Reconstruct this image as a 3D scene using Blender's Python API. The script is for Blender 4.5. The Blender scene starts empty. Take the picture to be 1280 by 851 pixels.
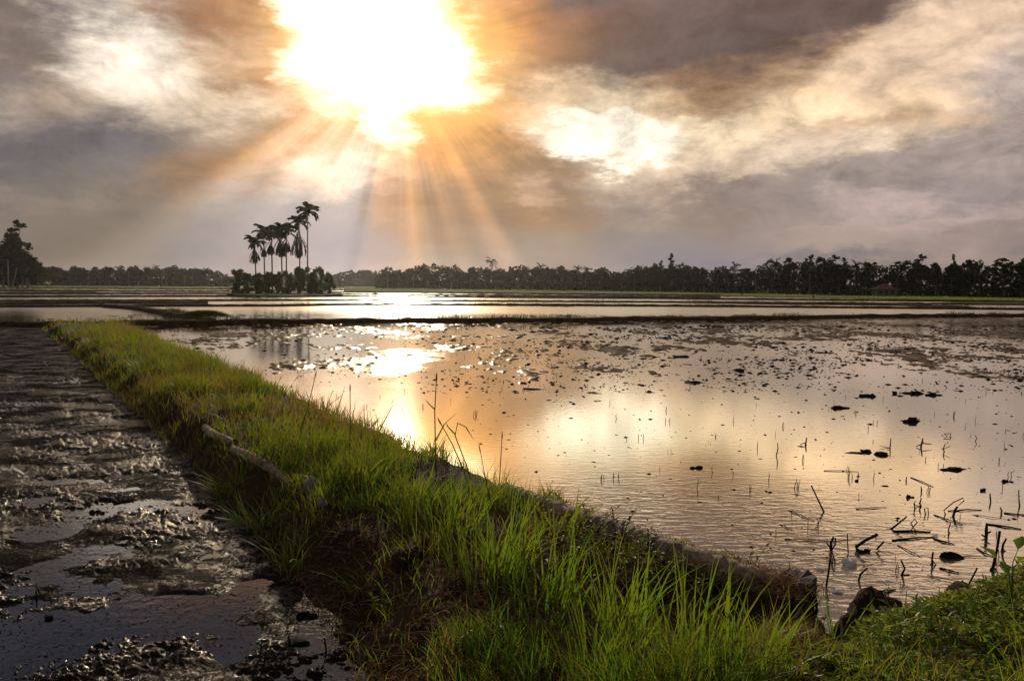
import bpy, math, random
import numpy as np
from mathutils import Vector, Matrix, Euler

scene = bpy.context.scene
rad, deg = math.radians, math.degrees

# ------------------------------------------------------------------ camera
CAM_H = 2.0
FPX = 1004.0                      # focal length in photograph pixels (1280 wide)
PITCH, ROLL = math.atan(69.0 / FPX), rad(0.40)
cam_data = bpy.data.cameras.new('camera')
cam_data.sensor_width = 36.0
cam_data.lens = 36.0 * FPX / 1280.0
cam_data.clip_start, cam_data.clip_end = 0.1, 9000.0
cam = bpy.data.objects.new('camera', cam_data)
scene.collection.objects.link(cam)
CAM_R = Matrix.Rotation(math.pi / 2 - PITCH, 3, 'X') @ Matrix.Rotation(ROLL, 3, 'Z')
cam.matrix_world = Matrix.Translation((0, 0, CAM_H)) @ CAM_R.to_4x4()
scene.camera = cam

def ray(px, py):
    return (CAM_R @ Vector(((px - 640.0) / FPX, -(py - 425.5) / FPX, -1.0))).normalized()
def azel(px, py):
    d = ray(px, py)
    return deg(math.atan2(d.x, d.y)), deg(math.asin(d.z))
_R = np.array(CAM_R)
def ground(px, py, z=0.0):
    """world point on the level z seen in the photograph at (px, py); arrays welcome"""
    px, py = np.asarray(px, float), np.asarray(py, float)
    c = np.stack(np.broadcast_arrays((px - 640.0) / FPX, -(py - 425.5) / FPX, -1.0), -1)
    d = c @ _R.T
    t = (z - CAM_H) / np.minimum(d[..., 2], -1e-4)
    p = d * t[..., None]
    p[..., 2] = z
    return p
def G(px, py, z=0.0):
    return Vector(ground(px, py, z))
def horizon(px):
    return 356.5 + (px - 640) * math.tan(rad(0.40))

# ------------------------------------------------------------------ render / exposure
scene.render.engine = 'CYCLES'
scene.view_settings.view_transform = 'Standard'
scene.view_settings.look = 'None'
scene.view_settings.exposure = 0.0
scene.view_settings.gamma = 1.0
scene.cycles.use_denoising = True
scene.cycles.max_bounces = 6
scene.cycles.diffuse_bounces = 3
scene.cycles.transparent_max_bounces = 6
scene.cycles.volume_bounces = 0
scene.cycles.sample_clamp_indirect = 4.0
scene.cycles.sample_clamp_direct = 0.0

# ------------------------------------------------------------------ node helpers
def srgb(r, g, b, k=1.0):
    f = lambda c: (c / 255 / 12.92) if c / 255 <= 0.04045 else ((c / 255 + 0.055) / 1.055) ** 2.4
    return (f(r) * k, f(g) * k, f(b) * k, 1.0)
class NT:
    def __init__(self, tree):
        self.t = tree
    def n(self, kind, inputs=None, **props):
        nd = self.t.nodes.new(kind)
        for k, v in props.items():
            setattr(nd, k, v)
        for k, v in (inputs or {}).items():
            s = nd.inputs[k]
            if isinstance(v, bpy.types.NodeSocket):
                self.t.links.new(v, s)
            else:
                s.default_value = v
        return nd
    def math(self, op, a, b=0.0, c=0.0, clamp=False):
        return self.n('ShaderNodeMath', {0: a, 1: b, 2: c}, operation=op, use_clamp=clamp).outputs[0]
    def vec(self, op, a, b=(0, 0, 0)):
        return self.n('ShaderNodeVectorMath', {0: a, 1: b}, operation=op).outputs[0]
    def noise(self, v, scale, detail=5.0, rough=0.55, dist=0.0, out=0):
        return self.n('ShaderNodeTexNoise', {'Vector': v, 'Scale': scale, 'Detail': detail, 'Roughness': rough,
                                             'Distortion': dist}).outputs[out]
    def mix(self, f, a, b, mode='MIX', clamp=False):
        nd = self.n('ShaderNodeMix', data_type='RGBA', blend_type=mode, clamp_result=clamp)
        for i, v in ((0, f), (6, a), (7, b)):
            if isinstance(v, bpy.types.NodeSocket):
                self.t.links.new(v, nd.inputs[i])
            else:
                nd.inputs[i].default_value = v
        return nd.outputs[2]
    def remap(self, v, a, b, c, d, kind='LINEAR'):
        return self.n('ShaderNodeMapRange', {0: v, 1: a, 2: b, 3: c, 4: d}, interpolation_type=kind).outputs[0]
    def ramp(self, f, stops, interp='LINEAR'):
        nd = self.n('ShaderNodeValToRGB', {0: f})
        cr = nd.color_ramp
        cr.interpolation = interp
        while len(cr.elements) < len(stops):
            cr.elements.new(0.5)
        for e, (p, c) in zip(cr.elements, stops):
            e.position = p
            e.color = c if len(c) == 4 else (*c, 1)
        return nd.outputs[0]

# ------------------------------------------------------------------ sky and sun
SUN_PX = (500, 62)
SUN_AZ, SUN_EL = azel(*SUN_PX)
SUN_DIR = ray(*SUN_PX)

world = bpy.data.worlds.new('World')
scene.world = world
world.use_nodes = True
W = NT(world.node_tree)
world.node_tree.nodes.clear()
gen = W.n('ShaderNodeTexCoord').outputs['Generated']
xyz = W.n('ShaderNodeSeparateXYZ', {0: gen})
az = W.math('MULTIPLY', W.math('ARCTAN2', xyz.outputs[0], xyz.outputs[1]), 180 / math.pi)
el = W.math('MULTIPLY', W.math('ARCSINE', xyz.outputs[2]), 180 / math.pi)
flat = W.vec('MULTIPLY', gen, (1.0, 1.0, 2.6))            # clouds lie flatter than they are wide
n_big = W.noise(flat, 2.6, 4, 0.55, out=1)
n_mid = W.noise(W.vec('ADD', flat, (3.1, 1.7, 0.4)), 9.0, 7, 0.66, out=1)
warp = W.vec('ADD', W.vec('MULTIPLY', W.vec('SUBTRACT', n_big, (.5, .5, .5)), (10, 7, 0)),
             W.vec('MULTIPLY', W.vec('SUBTRACT', n_mid, (.5, .5, .5)), (9.5, 6.5, 0)))
pos = W.n('ShaderNodeCombineXYZ', {0: az, 1: el, 2: 0.0}).outputs[0]
posw = W.vec('ADD', pos, warp)
soft = W.vec('ADD', pos, W.vec('MULTIPLY', warp, (0.45, 0.45, 0)))

fb = W.noise(W.vec('ADD', flat, (7.3, 0.2, 5.1)), 4.2, 9, 0.60, 0.3)
fb2 = W.noise(W.vec('ADD', W.vec('MULTIPLY', gen, (1, 1, 1.8)), (1.3, 4.2, 2.1)), 11.0, 9, 0.66, 0.6)
col = W.ramp(fb, [(0.32, srgb(84, 88, 100)), (0.48, srgb(116, 116, 124)), (0.62, srgb(160, 151, 148)), (0.8, srgb(205, 188, 170))])
# the air low over the horizon is an even mauve grey
col = W.mix(W.remap(el, 1.0, 9.0, 0.85, 0.0, 'SMOOTHSTEP'), col, srgb(122, 115, 116))

def lobe(px, py, w, h, rot, rgb, strength, base=None, p=None, hard=False):
    """one cloud mass: centred where the photograph shows it, w x h half-extent in photograph pixels"""
    global col
    a, e = azel(px, py)
    m = W.n('ShaderNodeMapping', {0: posw if p is None else p, 1: (a, e, 0), 2: (0, 0, rad(rot)), 3: (w / 17.5, h / 17.5, 1)},
            vector_type='TEXTURE')
    g = W.n('ShaderNodeTexGradient', {0: m.outputs[0]}, gradient_type='SPHERICAL').outputs[1]
    f = W.remap(g, 0.0, 0.45 if hard else 0.8, 0.0, strength, 'SMOOTHSTEP')
    col = W.mix(f, col, srgb(*rgb) if len(rgb) == 3 else (*[c * rgb[3] for c in srgb(*rgb[:3])[:3]], 1))

# (x, y, half width, half height, tilt, colour, strength)
for a in [
    # left half: dark bank above, cream break, blue-grey sheet, pale streak
    (60, 20, 260, 110, -8, (112, 94, 82), .95),
    (70, -140, 560, 170, 0, (72, 76, 92), .95),
    (250, 105, 330, 85, 14, (240, 212, 180), .95),
    (150, 75, 120, 75, 20, (253, 238, 218), .95),
    (60, 125, 130, 55, 0, (150, 128, 112), .6),
    (295, 12, 135, 80, -12, (150, 92, 44), .95),
    (330, 98, 110, 32, -4, (146, 100, 62), .95),
    (255, 165, 150, 26, 10, (205, 172, 140), .7),
    (120, 190, 300, 75, 4, (74, 74, 88), .97),
    (60, 215, 160, 60, 0, (98, 92, 93), .7),
    (300, 205, 190, 62, 22, (146, 104, 68), .9),
    (375, 185, 120, 62, 30, (186, 128, 72), .9),
    (110, 256, 150, 13, -4, (165, 142, 138), .7),
    (210, 285, 300, 70, 0, (104, 96, 93), .85),
    (40, 300, 240, 80, 0, (96, 87, 82), .85),
    (430, 205, 90, 60, 0, (235, 208, 180), .9),
    (345, 262, 100, 60, 30, (158, 146, 142), .6),
    # under the sun
    (600, 190, 160, 115, -25, (202, 136, 68), .95),
    (560, 280, 160, 80, 0, (122, 95, 80), .9),
    (660, 250, 150, 100, -35, (140, 108, 82), .9),
    (655, 245, 55, 22, -8, (205, 165, 140), .65),
    (760, 310, 260, 50, 0, (122, 114, 116), .8),
    (640, 145, 90, 50, -40, (176, 112, 58), .85),
    (650, 25, 80, 70, 10, (206, 124, 52), .85),
    # right half: slate bank, cream and tan breaks
    (880, -60, 560, 150, -4, (82, 74, 76), .95),
    (1000, 20, 420, 95, 14, (92, 78, 74), .97),
    (820, 50, 240, 85, 6, (88, 76, 76), .97),
    (700, 90, 90, 110, 10, (120, 84, 62), .85),
    (900, 105, 220, 32, 14, (142, 106, 78), .85),
    (1060, 145, 360, 105, 16, (250, 212, 164), .97),
    (1190, 40, 210, 75, 25, (228, 198, 170), .9),
    (960, 185, 220, 62, 5, (254, 226, 190), .88),
    (780, 172, 210, 74, -10, (255, 230, 192), .97),
    (750, 188, 110, 36, -6, (268, 258, 236, 1.15), .97, None, None, True),
    (700, 145, 80, 40, 20, (240, 205, 165), .8),
    (865, 140, 80, 26, 14, (178, 136, 96), .7),
    (1090, 165, 130, 30, 10, (186, 150, 116), .7),
    (900, 235, 200, 44, 0, (206, 180, 160), .7),
    (1030, 205, 130, 40, 10, (228, 205, 182), .75),
    (1250, 110, 100, 60, 10, (184, 170, 166), .85),
    (1230, 205, 160, 60, 10, (170, 152, 146), .85),
    (1040, 252, 230, 40, 8, (148, 133, 127), .85),
    (880, 262, 110, 28, 0, (128, 114, 110), .8),
    (1150, 288, 230, 34, 6, (200, 174, 166), .8),
    (1240, 305, 160, 30, 0, (156, 138, 130), .7),
    (980, 300, 260, 30, 0, (158, 141, 132), .7),
    (1260, 245, 90, 30, 0, (152, 138, 136), .8),
]:
    lobe(*a)

# fine structure of the clouds, weaker in the even air near the horizon
det = W.math('ADD', W.math('MULTIPLY', W.math('SUBTRACT', fb2, 0.5), 1.9), W.math('MULTIPLY', W.math('SUBTRACT', fb, 0.5), 0.7))
fb3 = W.noise(W.vec('ADD', W.vec('MULTIPLY', gen, (1, 1, 1.8)), (4.4, 2.2, 8.1)), 24.0, 6, 0.68, 0.5)
det = W.math('ADD', det, W.math('MULTIPLY', W.math('SUBTRACT', fb3, 0.5), 1.05))
det = W.math('MULTIPLY', det, W.remap(el, 2.0, 9.0, 0.12, 1.0, 'SMOOTHSTEP'))
col = W.vec('SCALE', col) if False else W.n('ShaderNodeVectorMath', {0: col, 'Scale': W.math('ADD', det, 1.0)}, operation='SCALE').outputs[0]

# veil of sunbeams fanning out from the break in the clouds
du, dv = W.math('SUBTRACT', az, SUN_AZ), W.math('SUBTRACT', SUN_EL, el)
theta = W.math('MULTIPLY', W.math('ARCTAN2', du, dv), 180 / math.pi)          # 0 = straight down, + = right
rr = W.math('SQRT', W.math('ADD', W.math('MULTIPLY', du, du), W.math('MULTIPLY', dv, dv)))
k = lambda d: (d + 180) / 360
g = lambda v: (v, v, v, 1)
beam = W.ramp(W.math('ADD', W.math('DIVIDE', theta, 360.0), 0.5),
    [(k(-108), g(.0)), (k(-100), g(.22)), (k(-93), g(.02)), (k(-80), g(.30)), (k(-72), g(.06)), (k(-62), g(.34)), (k(-57), g(.08)), (k(-51), g(.85)), (k(-46), g(.30)), (k(-39), g(.85)),
     (k(-33), g(.38)), (k(-27), g(.62)), (k(-17), g(.52)), (k(-13), g(.10)), (k(-10), g(.60)), (k(-2), g(.48)), (k(1.0), g(.60)), (k(4), g(1.0)),
     (k(8), g(.45)), (k(12), g(.14)), (k(17), g(.34)), (k(22), g(.10)), (k(28.5), g(.62)), (k(33), g(.04)), (k(42), g(.16)), (k(50), g(0.02)),
     (k(64), g(.14)), (k(72), g(0)), (k(100), g(.30)), (k(106), g(.04)), (k(116), g(.42)), (k(126), g(0))], 'EASE')
beam_fall = W.math('MULTIPLY', W.remap(rr, 3.0, 6.0, 0.0, 1.0, 'SMOOTHSTEP'), W.remap(rr, 6.0, 22.0, 1.0, 0.26, 'SMOOTHSTEP'))
beam_c = W.ramp(W.math('ADD', W.math('DIVIDE', theta, 360.0), 0.5), [(k(-60), srgb(255, 225, 190)), (k(-14), srgb(205, 205, 225)), (k(-10), srgb(255, 175, 100)), (k(40), srgb(255, 180, 105)), (k(120), srgb(255, 150, 60))])
shade = W.math('SUBTRACT', 1.0, W.math('MULTIPLY', W.math('MULTIPLY', W.math('SUBTRACT', 0.45, beam, clamp=True), beam_fall), 0.55))
col = W.n('ShaderNodeVectorMath', {0: col, 'Scale': shade}, operation='SCALE').outputs[0]
fine_b = W.noise(W.n('ShaderNodeCombineXYZ', {0: W.math('MULTIPLY', theta, 0.30), 1: W.math('MULTIPLY', rr, 0.02), 2: 3.0}).outputs[0], 1.0, 3, 0.7)
fine_b = W.remap(fine_b, 0.42, 0.72, -0.10, 0.75)
beam = W.math('ADD', beam, W.math('MULTIPLY', fine_b, W.remap(rr, 4.0, 15.0, 0.62, 0.0, 'SMOOTHSTEP')))
col = W.vec('ADD', col, W.n('ShaderNodeVectorMath', {0: beam_c, 'Scale': W.math('MULTIPLY', W.math('MULTIPLY', beam, beam_fall), 0.46)}, operation='SCALE').outputs[0])

# bluish clear air on the flanks of the beams
for a in [(440, 320, 80, 70, 0, (150, 150, 172), .45), (850, 320, 160, 45, 0, (112, 112, 130), .6), (285, 310, 110, 65, 20, (126, 125, 138), .6), (380, 290, 90, 60, 0, (150, 147, 158), .5)]:
    lobe(*a, None, soft)

# orange fire round the sun, then the burnt-out break itself
a_s, e_s = SUN_AZ, SUN_EL
ring = W.math('POWER', W.remap(rr, 0.0, 14.0, 1.0, 0.0), 2.4)
ring = W.math('MULTIPLY', ring, W.remap(fb2, 0.3, 0.7, 0.65, 1.35))
col = W.vec('ADD', col, W.n('ShaderNodeVectorMath', {0: (1.0, 0.40, 0.06), 'Scale': W.math('MULTIPLY', ring, 1.15)}, operation='SCALE').outputs[0])
lobe(493, 66, 230, 150, -6, (255, 176, 74, .95), .62, None, soft)
lobe(493, 60, 185, 118, -6, (255, 205, 110, 1.7), .75, None, soft)
lobe(493, 56, 146, 90, -6, (255, 244, 214, 3.2), 1.0)
lobe(410, 48, 84, 98, 10, (255, 240, 210, 2.4), .95)
lobe(566, 82, 92, 52, -14, (255, 238, 205, 2.4), .95)
lobe(496, 134, 44, 60, 0, (255, 236, 196, 2.2), .95)
lobe(500, 58, 84, 54, 0, (255, 252, 242, 4.5), 1.0, None, soft)

sky = W.n('ShaderNodeTexSky', {}, sky_type='NISHITA', sun_disc=False, sun_elevation=rad(SUN_EL), sun_rotation=rad(SUN_AZ), dust_density=2.5)
bg_clear = W.n('ShaderNodeBackground', {0: sky.outputs[0], 1: 0.07})
bg_cloud = W.n('ShaderNodeBackground', {0: col, 1: 1.08})
# a stormy sky: deeper tones, stronger colour
col = W.n('ShaderNodeGamma', {0: col, 1: 1.38}).outputs[0]
col = W.n('ShaderNodeHueSaturation', {'Saturation': 1.34, 'Value': 1.17, 'Color': col}).outputs[0]
col = W.vec('MULTIPLY', col, (1.04, 1.0, 0.94))
cover = W.remap(fb, 0.25, 0.60, 0.985, 0.96)
ms = W.n('ShaderNodeMixShader', {0: cover, 1: bg_clear.outputs[0], 2: bg_cloud.outputs[0]})
W.n('ShaderNodeOutputWorld', {0: ms.outputs[0]})

sun_data = bpy.data.lights.new('sun', 'SUN')
sun_data.energy = 3.8
sun_data.angle = rad(0.5)
sun_data.color = (1.0, 0.86, 0.66)
sun = bpy.data.objects.new('sun', sun_data)
sun.rotation_euler = (-SUN_DIR).to_track_quat('-Z', 'Y').to_euler()
sun.location = (0, 0, 60)
scene.collection.objects.link(sun)
# ------------------------------------------------------------------ mesh helpers
COL = scene.collection
rng = np.random.default_rng(11)
rnd = random.Random(5)

class MB:
    """collects quads and triangles (numpy) and links them as ONE mesh object"""
    def __init__(self):
        self.v, self.q, self.t, self.tint, self.n = [], [], [], [], 0
    def add(self, v, quads=None, tris=None, tint=0.5):
        v = np.asarray(v, np.float32).reshape(-1, 3)
        if quads is not None and len(quads):
            self.q.append(np.asarray(quads, np.int32).reshape(-1, 4) + self.n)
        if tris is not None and len(tris):
            self.t.append(np.asarray(tris, np.int32).reshape(-1, 3) + self.n)
        self.v.append(v)
        self.tint.append(np.broadcast_to(np.asarray(tint, np.float32), (len(v),)))
        self.n += len(v)
        return self
    def mesh(self, name, mat, smooth=True):
        me = bpy.data.meshes.new(name)
        v = np.concatenate(self.v)
        q = np.concatenate(self.q) if self.q else np.zeros((0, 4), np.int32)
        t = np.concatenate(self.t) if self.t else np.zeros((0, 3), np.int32)
        me.vertices.add(len(v)); me.vertices.foreach_set('co', v.ravel())
        loops = np.concatenate([q.ravel(), t.ravel()]).astype(np.int32)
        me.loops.add(len(loops)); me.loops.foreach_set('vertex_index', loops)
        nq, nt = len(q), len(t)
        me.polygons.add(nq + nt)
        me.polygons.foreach_set('loop_start', np.concatenate([np.arange(nq) * 4, nq * 4 + np.arange(nt) * 3]).astype(np.int32))
        me.polygons.foreach_set('loop_total', np.concatenate([np.full(nq, 4), np.full(nt, 3)]).astype(np.int32))
        me.polygons.foreach_set('use_smooth', np.full(nq + nt, smooth))
        at = me.attributes.new('tint', 'FLOAT', 'POINT')
        at.data.foreach_set('value', np.concatenate(self.tint).astype(np.float32))
        me.update(calc_edges=True)
        me.validate()
        me.materials.append(mat)
        return me
    def build(self, name, mat, parent=None, smooth=True):
        return link(name, self.mesh(name, mat, smooth), parent)

def link(name, me, parent=None):
    o = bpy.data.objects.new(name, me)
    COL.objects.link(o)
    if parent is not None:
        o.parent = parent
    return o
def tag(o, label=None, cat=None, group=None, kind=None):
    if label: o['label'] = label
    if cat: o['category'] = cat
    if group: o['group'] = group
    if kind: o['kind'] = kind
    return o
def empty(name, loc, rz=0.0, label=None, cat=None, group=None):
    o = bpy.data.objects.new(name, None)
    o.empty_display_size = 0.2
    COL.objects.link(o)
    o.location = loc
    o.rotation_euler = (0, 0, rz)
    return tag(o, label, cat, group)
def copy_tree(o, parent=None):
    c = o.copy()
    COL.objects.link(c)
    c.parent = parent
    for ch in list(o.children):
        copy_tree(ch, c)
    return c

def lattice(ix, iy, seed):
    h = (ix.astype(np.int64) * 374761393 + iy.astype(np.int64) * 668265263 + seed * 974634577) & 0x7fffffff
    h = ((h ^ (h >> 13)) * 1274126177) & 0x7fffffff
    h = (h ^ (h >> 16)) & 0xffff
    return h / 65535.0
def vnoise(x, y, seed=0):
    xi, yi = np.floor(x), np.floor(y)
    fx, fy = x - xi, y - yi
    fx, fy = fx * fx * fx * (fx * (fx * 6 - 15) + 10), fy * fy * fy * (fy * (fy * 6 - 15) + 10)
    a, b = lattice(xi, yi, seed), lattice(xi + 1, yi, seed)
    c, d = lattice(xi, yi + 1, seed), lattice(xi + 1, yi + 1, seed)
    return (a * (1 - fx) + b * fx) * (1 - fy) + (c * (1 - fx) + d * fx) * fy
def fbm(x, y, octs=4, seed=0, gain=0.5):
    s, a, tot = 0.0, 1.0, 0.0
    for i in range(octs):
        ca, sa = math.cos(i * 1.1), math.sin(i * 1.1)
        s = s + a * vnoise((x * ca - y * sa) * 2.03 ** i, (x * sa + y * ca) * 2.03 ** i, seed + i * 17)
        tot += a
        a *= gain
    return s / tot
def sstep(a, b, x):
    t = np.clip((x - a) / (b - a), 0, 1)
    return t * t * (3 - 2 * t)
def poly_dist(P, poly):
    """signed distance to a closed polygon, positive inside"""
    x, y = P[..., 0], P[..., 1]
    d = np.full(x.shape, 1e9); inside = np.zeros(x.shape, bool)
    n = len(poly)
    for i in range(n):
        ax, ay = poly[i]; bx, by = poly[(i + 1) % n]
        ex, ey = bx - ax, by - ay
        t = np.clip(((x - ax) * ex + (y - ay) * ey) / (ex * ex + ey * ey + 1e-12), 0, 1)
        d = np.minimum(d, np.hypot(x - ax - t * ex, y - ay - t * ey))
        cross = ((ay > y) != (by > y)) & (x < (bx - ax) * (y - ay) / (by - ay + 1e-12) + ax)
        inside ^= cross
    return np.where(inside, d, -d)
def fan(pxs, pys, z=0.0):
    """grid of ground points, finer near the camera"""
    X, Y = np.meshgrid(pxs, pys)
    return ground(X, Y, z)
def grid_quads(nr, nc, keep=None):
    i = np.arange(nr * nc).reshape(nr, nc)
    q = np.stack([i[:-1, :-1], i[1:, :-1], i[1:, 1:], i[:-1, 1:]], -1).reshape(-1, 4)
    if keep is not None:
        q = q[keep.ravel()[q].any(1)]
    return q
def compact(v, q):
    used = np.unique(q)
    m = np.full(len(v), -1); m[used] = np.arange(len(used))
    return v[used], m[q], used

# ------------------------------------------------------------------ materials
def material(name):
    m = bpy.data.materials.new(name)
    m.use_nodes = True
    m.node_tree.nodes.clear()
    return m, NT(m.node_tree)
def foliage_mat(name, stops, trans=0.5, gloss=0.08, rough=0.45):
    """leaf or blade: reflects and lets light through; colour varies from blade to blade"""
    m, N = material(name)
    t = N.n('ShaderNodeAttribute', attribute_name='tint').outputs['Fac']
    c = N.ramp(t, stops)
    d = N.n('ShaderNodeBsdfDiffuse', {0: c})
    tr = N.n('ShaderNodeBsdfTranslucent', {0: N.mix(1.0, c, (1.0, 1.0, 0.55, 1), 'MULTIPLY')})
    a = N.n('ShaderNodeMixShader', {0: trans, 1: d.outputs[0], 2: tr.outputs[0]})
    gl = N.n('ShaderNodeBsdfGlossy', {0: (.9, .9, .9, 1), 1: rough})
    b = N.n('ShaderNodeMixShader', {0: gloss, 1: a.outputs[0], 2: gl.outputs[0]})
    N.n('ShaderNodeOutputMaterial', {0: b.outputs[0]})
    return m
def solid_mat(name, c1, c2, scale=8.0, rough=0.8, bump=0.3, spec=0.3, dist=0.02):
    m, N = material(name)
    o = N.n('ShaderNodeTexCoord').outputs['Object']
    f = N.noise(o, scale, 6, 0.6)
    c = N.ramp(f, [(0.3, c1), (0.7, c2)])
    bm = N.n('ShaderNodeBump', {'Strength': bump, 'Distance': dist, 'Height': N.noise(o, scale * 3, 5, 0.65)})
    p = N.n('ShaderNodeBsdfPrincipled', {'Base Color': c, 'Roughness': rough, 'Specular IOR Level': spec, 'Normal': bm.outputs[0]})
    N.n('ShaderNodeOutputMaterial', {0: p.outputs[0]})
    return m

# paddy water: turbid, nearly still, ruffled where the breeze touches it
M_WATER, N = material('paddy_water')
o = N.n('ShaderNodeTexCoord').outputs['Object']
gl = G(500, 448)
def patch(p, sx, sy, rz=0.0):
    mm = N.n('ShaderNodeMapping', {0: o, 1: (p.x, p.y, 0), 2: (0, 0, rz), 3: (sx, sy, 50)}, vector_type='TEXTURE')
    return N.n('ShaderNodeTexGradient', {0: mm.outputs[0]}, gradient_type='SPHERICAL').outputs[1]
breeze = N.math('ADD', N.math('MULTIPLY', patch(gl, 1.6, 4.6), 0.6), N.math('MULTIPLY', patch(G(400, 470), 4.0, 6.0), 0.10), clamp=True)
breeze = N.math('MULTIPLY', breeze, N.remap(N.noise(N.vec('MULTIPLY', o, (1, .55, 1)), 1.3, 4, 0.6), 0.35, 0.62, 0.35, 1.2, 'SMOOTHSTEP'))
near = N.remap(N.noise(N.vec('MULTIPLY', o, (.5, .5, .5)), 0.6, 3, 0.5), 0.3, 0.7, 0.6, 1.2)
w1 = N.noise(N.vec('MULTIPLY', o, (1.0, 2.6, 1.0)), 5.5, 3, 0.5, 0.6)
w2 = N.noise(N.vec('MULTIPLY', o, (1.0, 1.5, 1.0)), 22.0, 3, 0.6, 0.3)
calm = N.n('ShaderNodeBump', {'Strength': N.math('MULTIPLY', near, N.math('ADD', 0.032, N.math('MULTIPLY', patch(G(980, 720), 4.2, 3.4), 0.30))), 'Distance': 0.03, 'Height': w1})
b2 = N.n('ShaderNodeBump', {'Strength': N.math('ADD', N.math('MULTIPLY', breeze, 0.95), 0.012), 'Distance': 0.02, 'Height': w2, 'Normal': calm.outputs[0]})
silt = N.ramp(N.noise(o, 0.5, 5, 0.6), [(0.3, (0.16, 0.13, 0.095, 1)), (0.7, (0.22, 0.175, 0.13, 1))])
fac = N.ramp(N.n('ShaderNodeLayerWeight', {0: 0.5, 'Normal': calm.outputs[0]}, ).outputs['Facing'], [(0.45, (.42,) * 3), (0.62, (.68,) * 3), (0.80, (.94,) * 3), (0.95, (1.0,) * 3)])
dif = N.n('ShaderNodeBsdfDiffuse', {0: silt})
glo = N.n('ShaderNodeBsdfGlossy', {0: (1, .945, .81, 1), 1: N.remap(N.math('ADD', N.n('ShaderNodeSeparateXYZ', {0: o}).outputs[1], N.math('MULTIPLY', N.noise(o, 0.08, 3, 0.5), 24.0)), 52.0, 74.0, 0.05, 0.19, 'SMOOTHSTEP'), 'Normal': b2.outputs[0]})
p = N.n('ShaderNodeMixShader', {0: fac, 1: dif.outputs[0], 2: glo.outputs[0]})
N.n('ShaderNodeOutputMaterial', {0: p.outputs[0]})
# the shallow dark water between the clods of the left paddy
M_PUDDLE, N = material('puddle_water')
o = N.n('ShaderNodeTexCoord').outputs['Object']
bmp = N.n('ShaderNodeBump', {'Strength': 0.10, 'Distance': 0.02, 'Height': N.noise(o, 14.0, 3, 0.6)})
p = N.n('ShaderNodeBsdfPrincipled', {'Base Color': (0.008, 0.007, 0.007, 1), 'Roughness': 0.05, 'IOR': 2.0, 'Normal': bmp.outputs[0]})
N.n('ShaderNodeOutputMaterial', {0: p.outputs[0]})

# wet mud
M_MUD, N = material('wet_mud')
o = N.n('ShaderNodeTexCoord').outputs['Object']
n1 = N.noise(o, 1.6, 6, 0.65)
n2 = N.noise(o, 26.0, 6, 0.7)
c = N.ramp(n1, [(0.3, (0.006, 0.005, 0.005, 1)), (0.7, (0.017, 0.013, 0.010, 1))])
bm = N.n('ShaderNodeBump', {'Strength': 0.6, 'Distance': 0.02, 'Height': n2})
bm2 = N.n('ShaderNodeBump', {'Strength': 0.7, 'Distance': 0.008, 'Height': N.noise(o, 90.0, 4, 0.6), 'Normal': bm.outputs[0]})
dif = N.n('ShaderNodeBsdfDiffuse', {0: c, 'Normal': bm2.outputs[0]})
wet = N.n('ShaderNodeBsdfGlossy', {0: (.95, .85, .74, 1), 1: 0.17, 'Normal': bm2.outputs[0]})
gz = N.math('POWER', N.n('ShaderNodeLayerWeight', {0: 0.5}).outputs['Facing'], 3.5)
p = N.n('ShaderNodeMixShader', {0: N.math('MULTIPLY', N.math('MULTIPLY', gz, N.remap(n2, 0.38, 0.62, 0.03, 0.50)), N.remap(N.noise(N.vec('MULTIPLY', o, (.8, 1.1, 1)), 1.6, 6, 0.65), 0.42, 0.6, 0.12, 1.25, 'SMOOTHSTEP')), 1: dif.outputs[0], 2: wet.outputs[0]})
N.n('ShaderNodeOutputMaterial', {0: p.outputs[0]})

# drying mud and rotted stubble of the paddies further off
M_FARMUD, N = material('far_mud')
o = N.n('ShaderNodeTexCoord').outputs['Object']
c = N.ramp(N.noise(o, 1.1, 6, 0.7), [(0.3, (0.030, 0.019, 0.011, 1)), (0.7, (0.085, 0.056, 0.032, 1))])
dif = N.n('ShaderNodeBsdfDiffuse', {0: c})
wet = N.n('ShaderNodeBsdfGlossy', {0: (1, .93, .82, 1), 1: 0.3})
p = N.n('ShaderNodeMixShader', {0: N.remap(N.noise(o, 2.5, 5, 0.6), 0.4, 0.65, 0.0, 0.22), 1: dif.outputs[0], 2: wet.outputs[0]})
N.n('ShaderNodeOutputMaterial', {0: p.outputs[0]})

# bank soil with rotting straw
M_SOIL, N = material('bank_soil')
o = N.n('ShaderNodeTexCoord').outputs['Object']
n1 = N.noise(o, 3.0, 7, 0.65)
c = N.ramp(n1, [(0.28, (0.016, 0.010, 0.006, 1)), (0.5, (0.036, 0.022, 0.012, 1)), (0.72, (0.075, 0.046, 0.024, 1))])
bm = N.n('ShaderNodeBump', {'Strength': 0.9, 'Distance': 0.03, 'Height': N.noise(o, 22.0, 7, 0.7)})
p = N.n('ShaderNodeBsdfPrincipled', {'Base Color': c, 'Roughness': 0.95, 'Specular IOR Level': 0.05, 'Normal': bm.outputs[0]})
N.n('ShaderNodeOutputMaterial', {0: p.outputs[0]})

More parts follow.
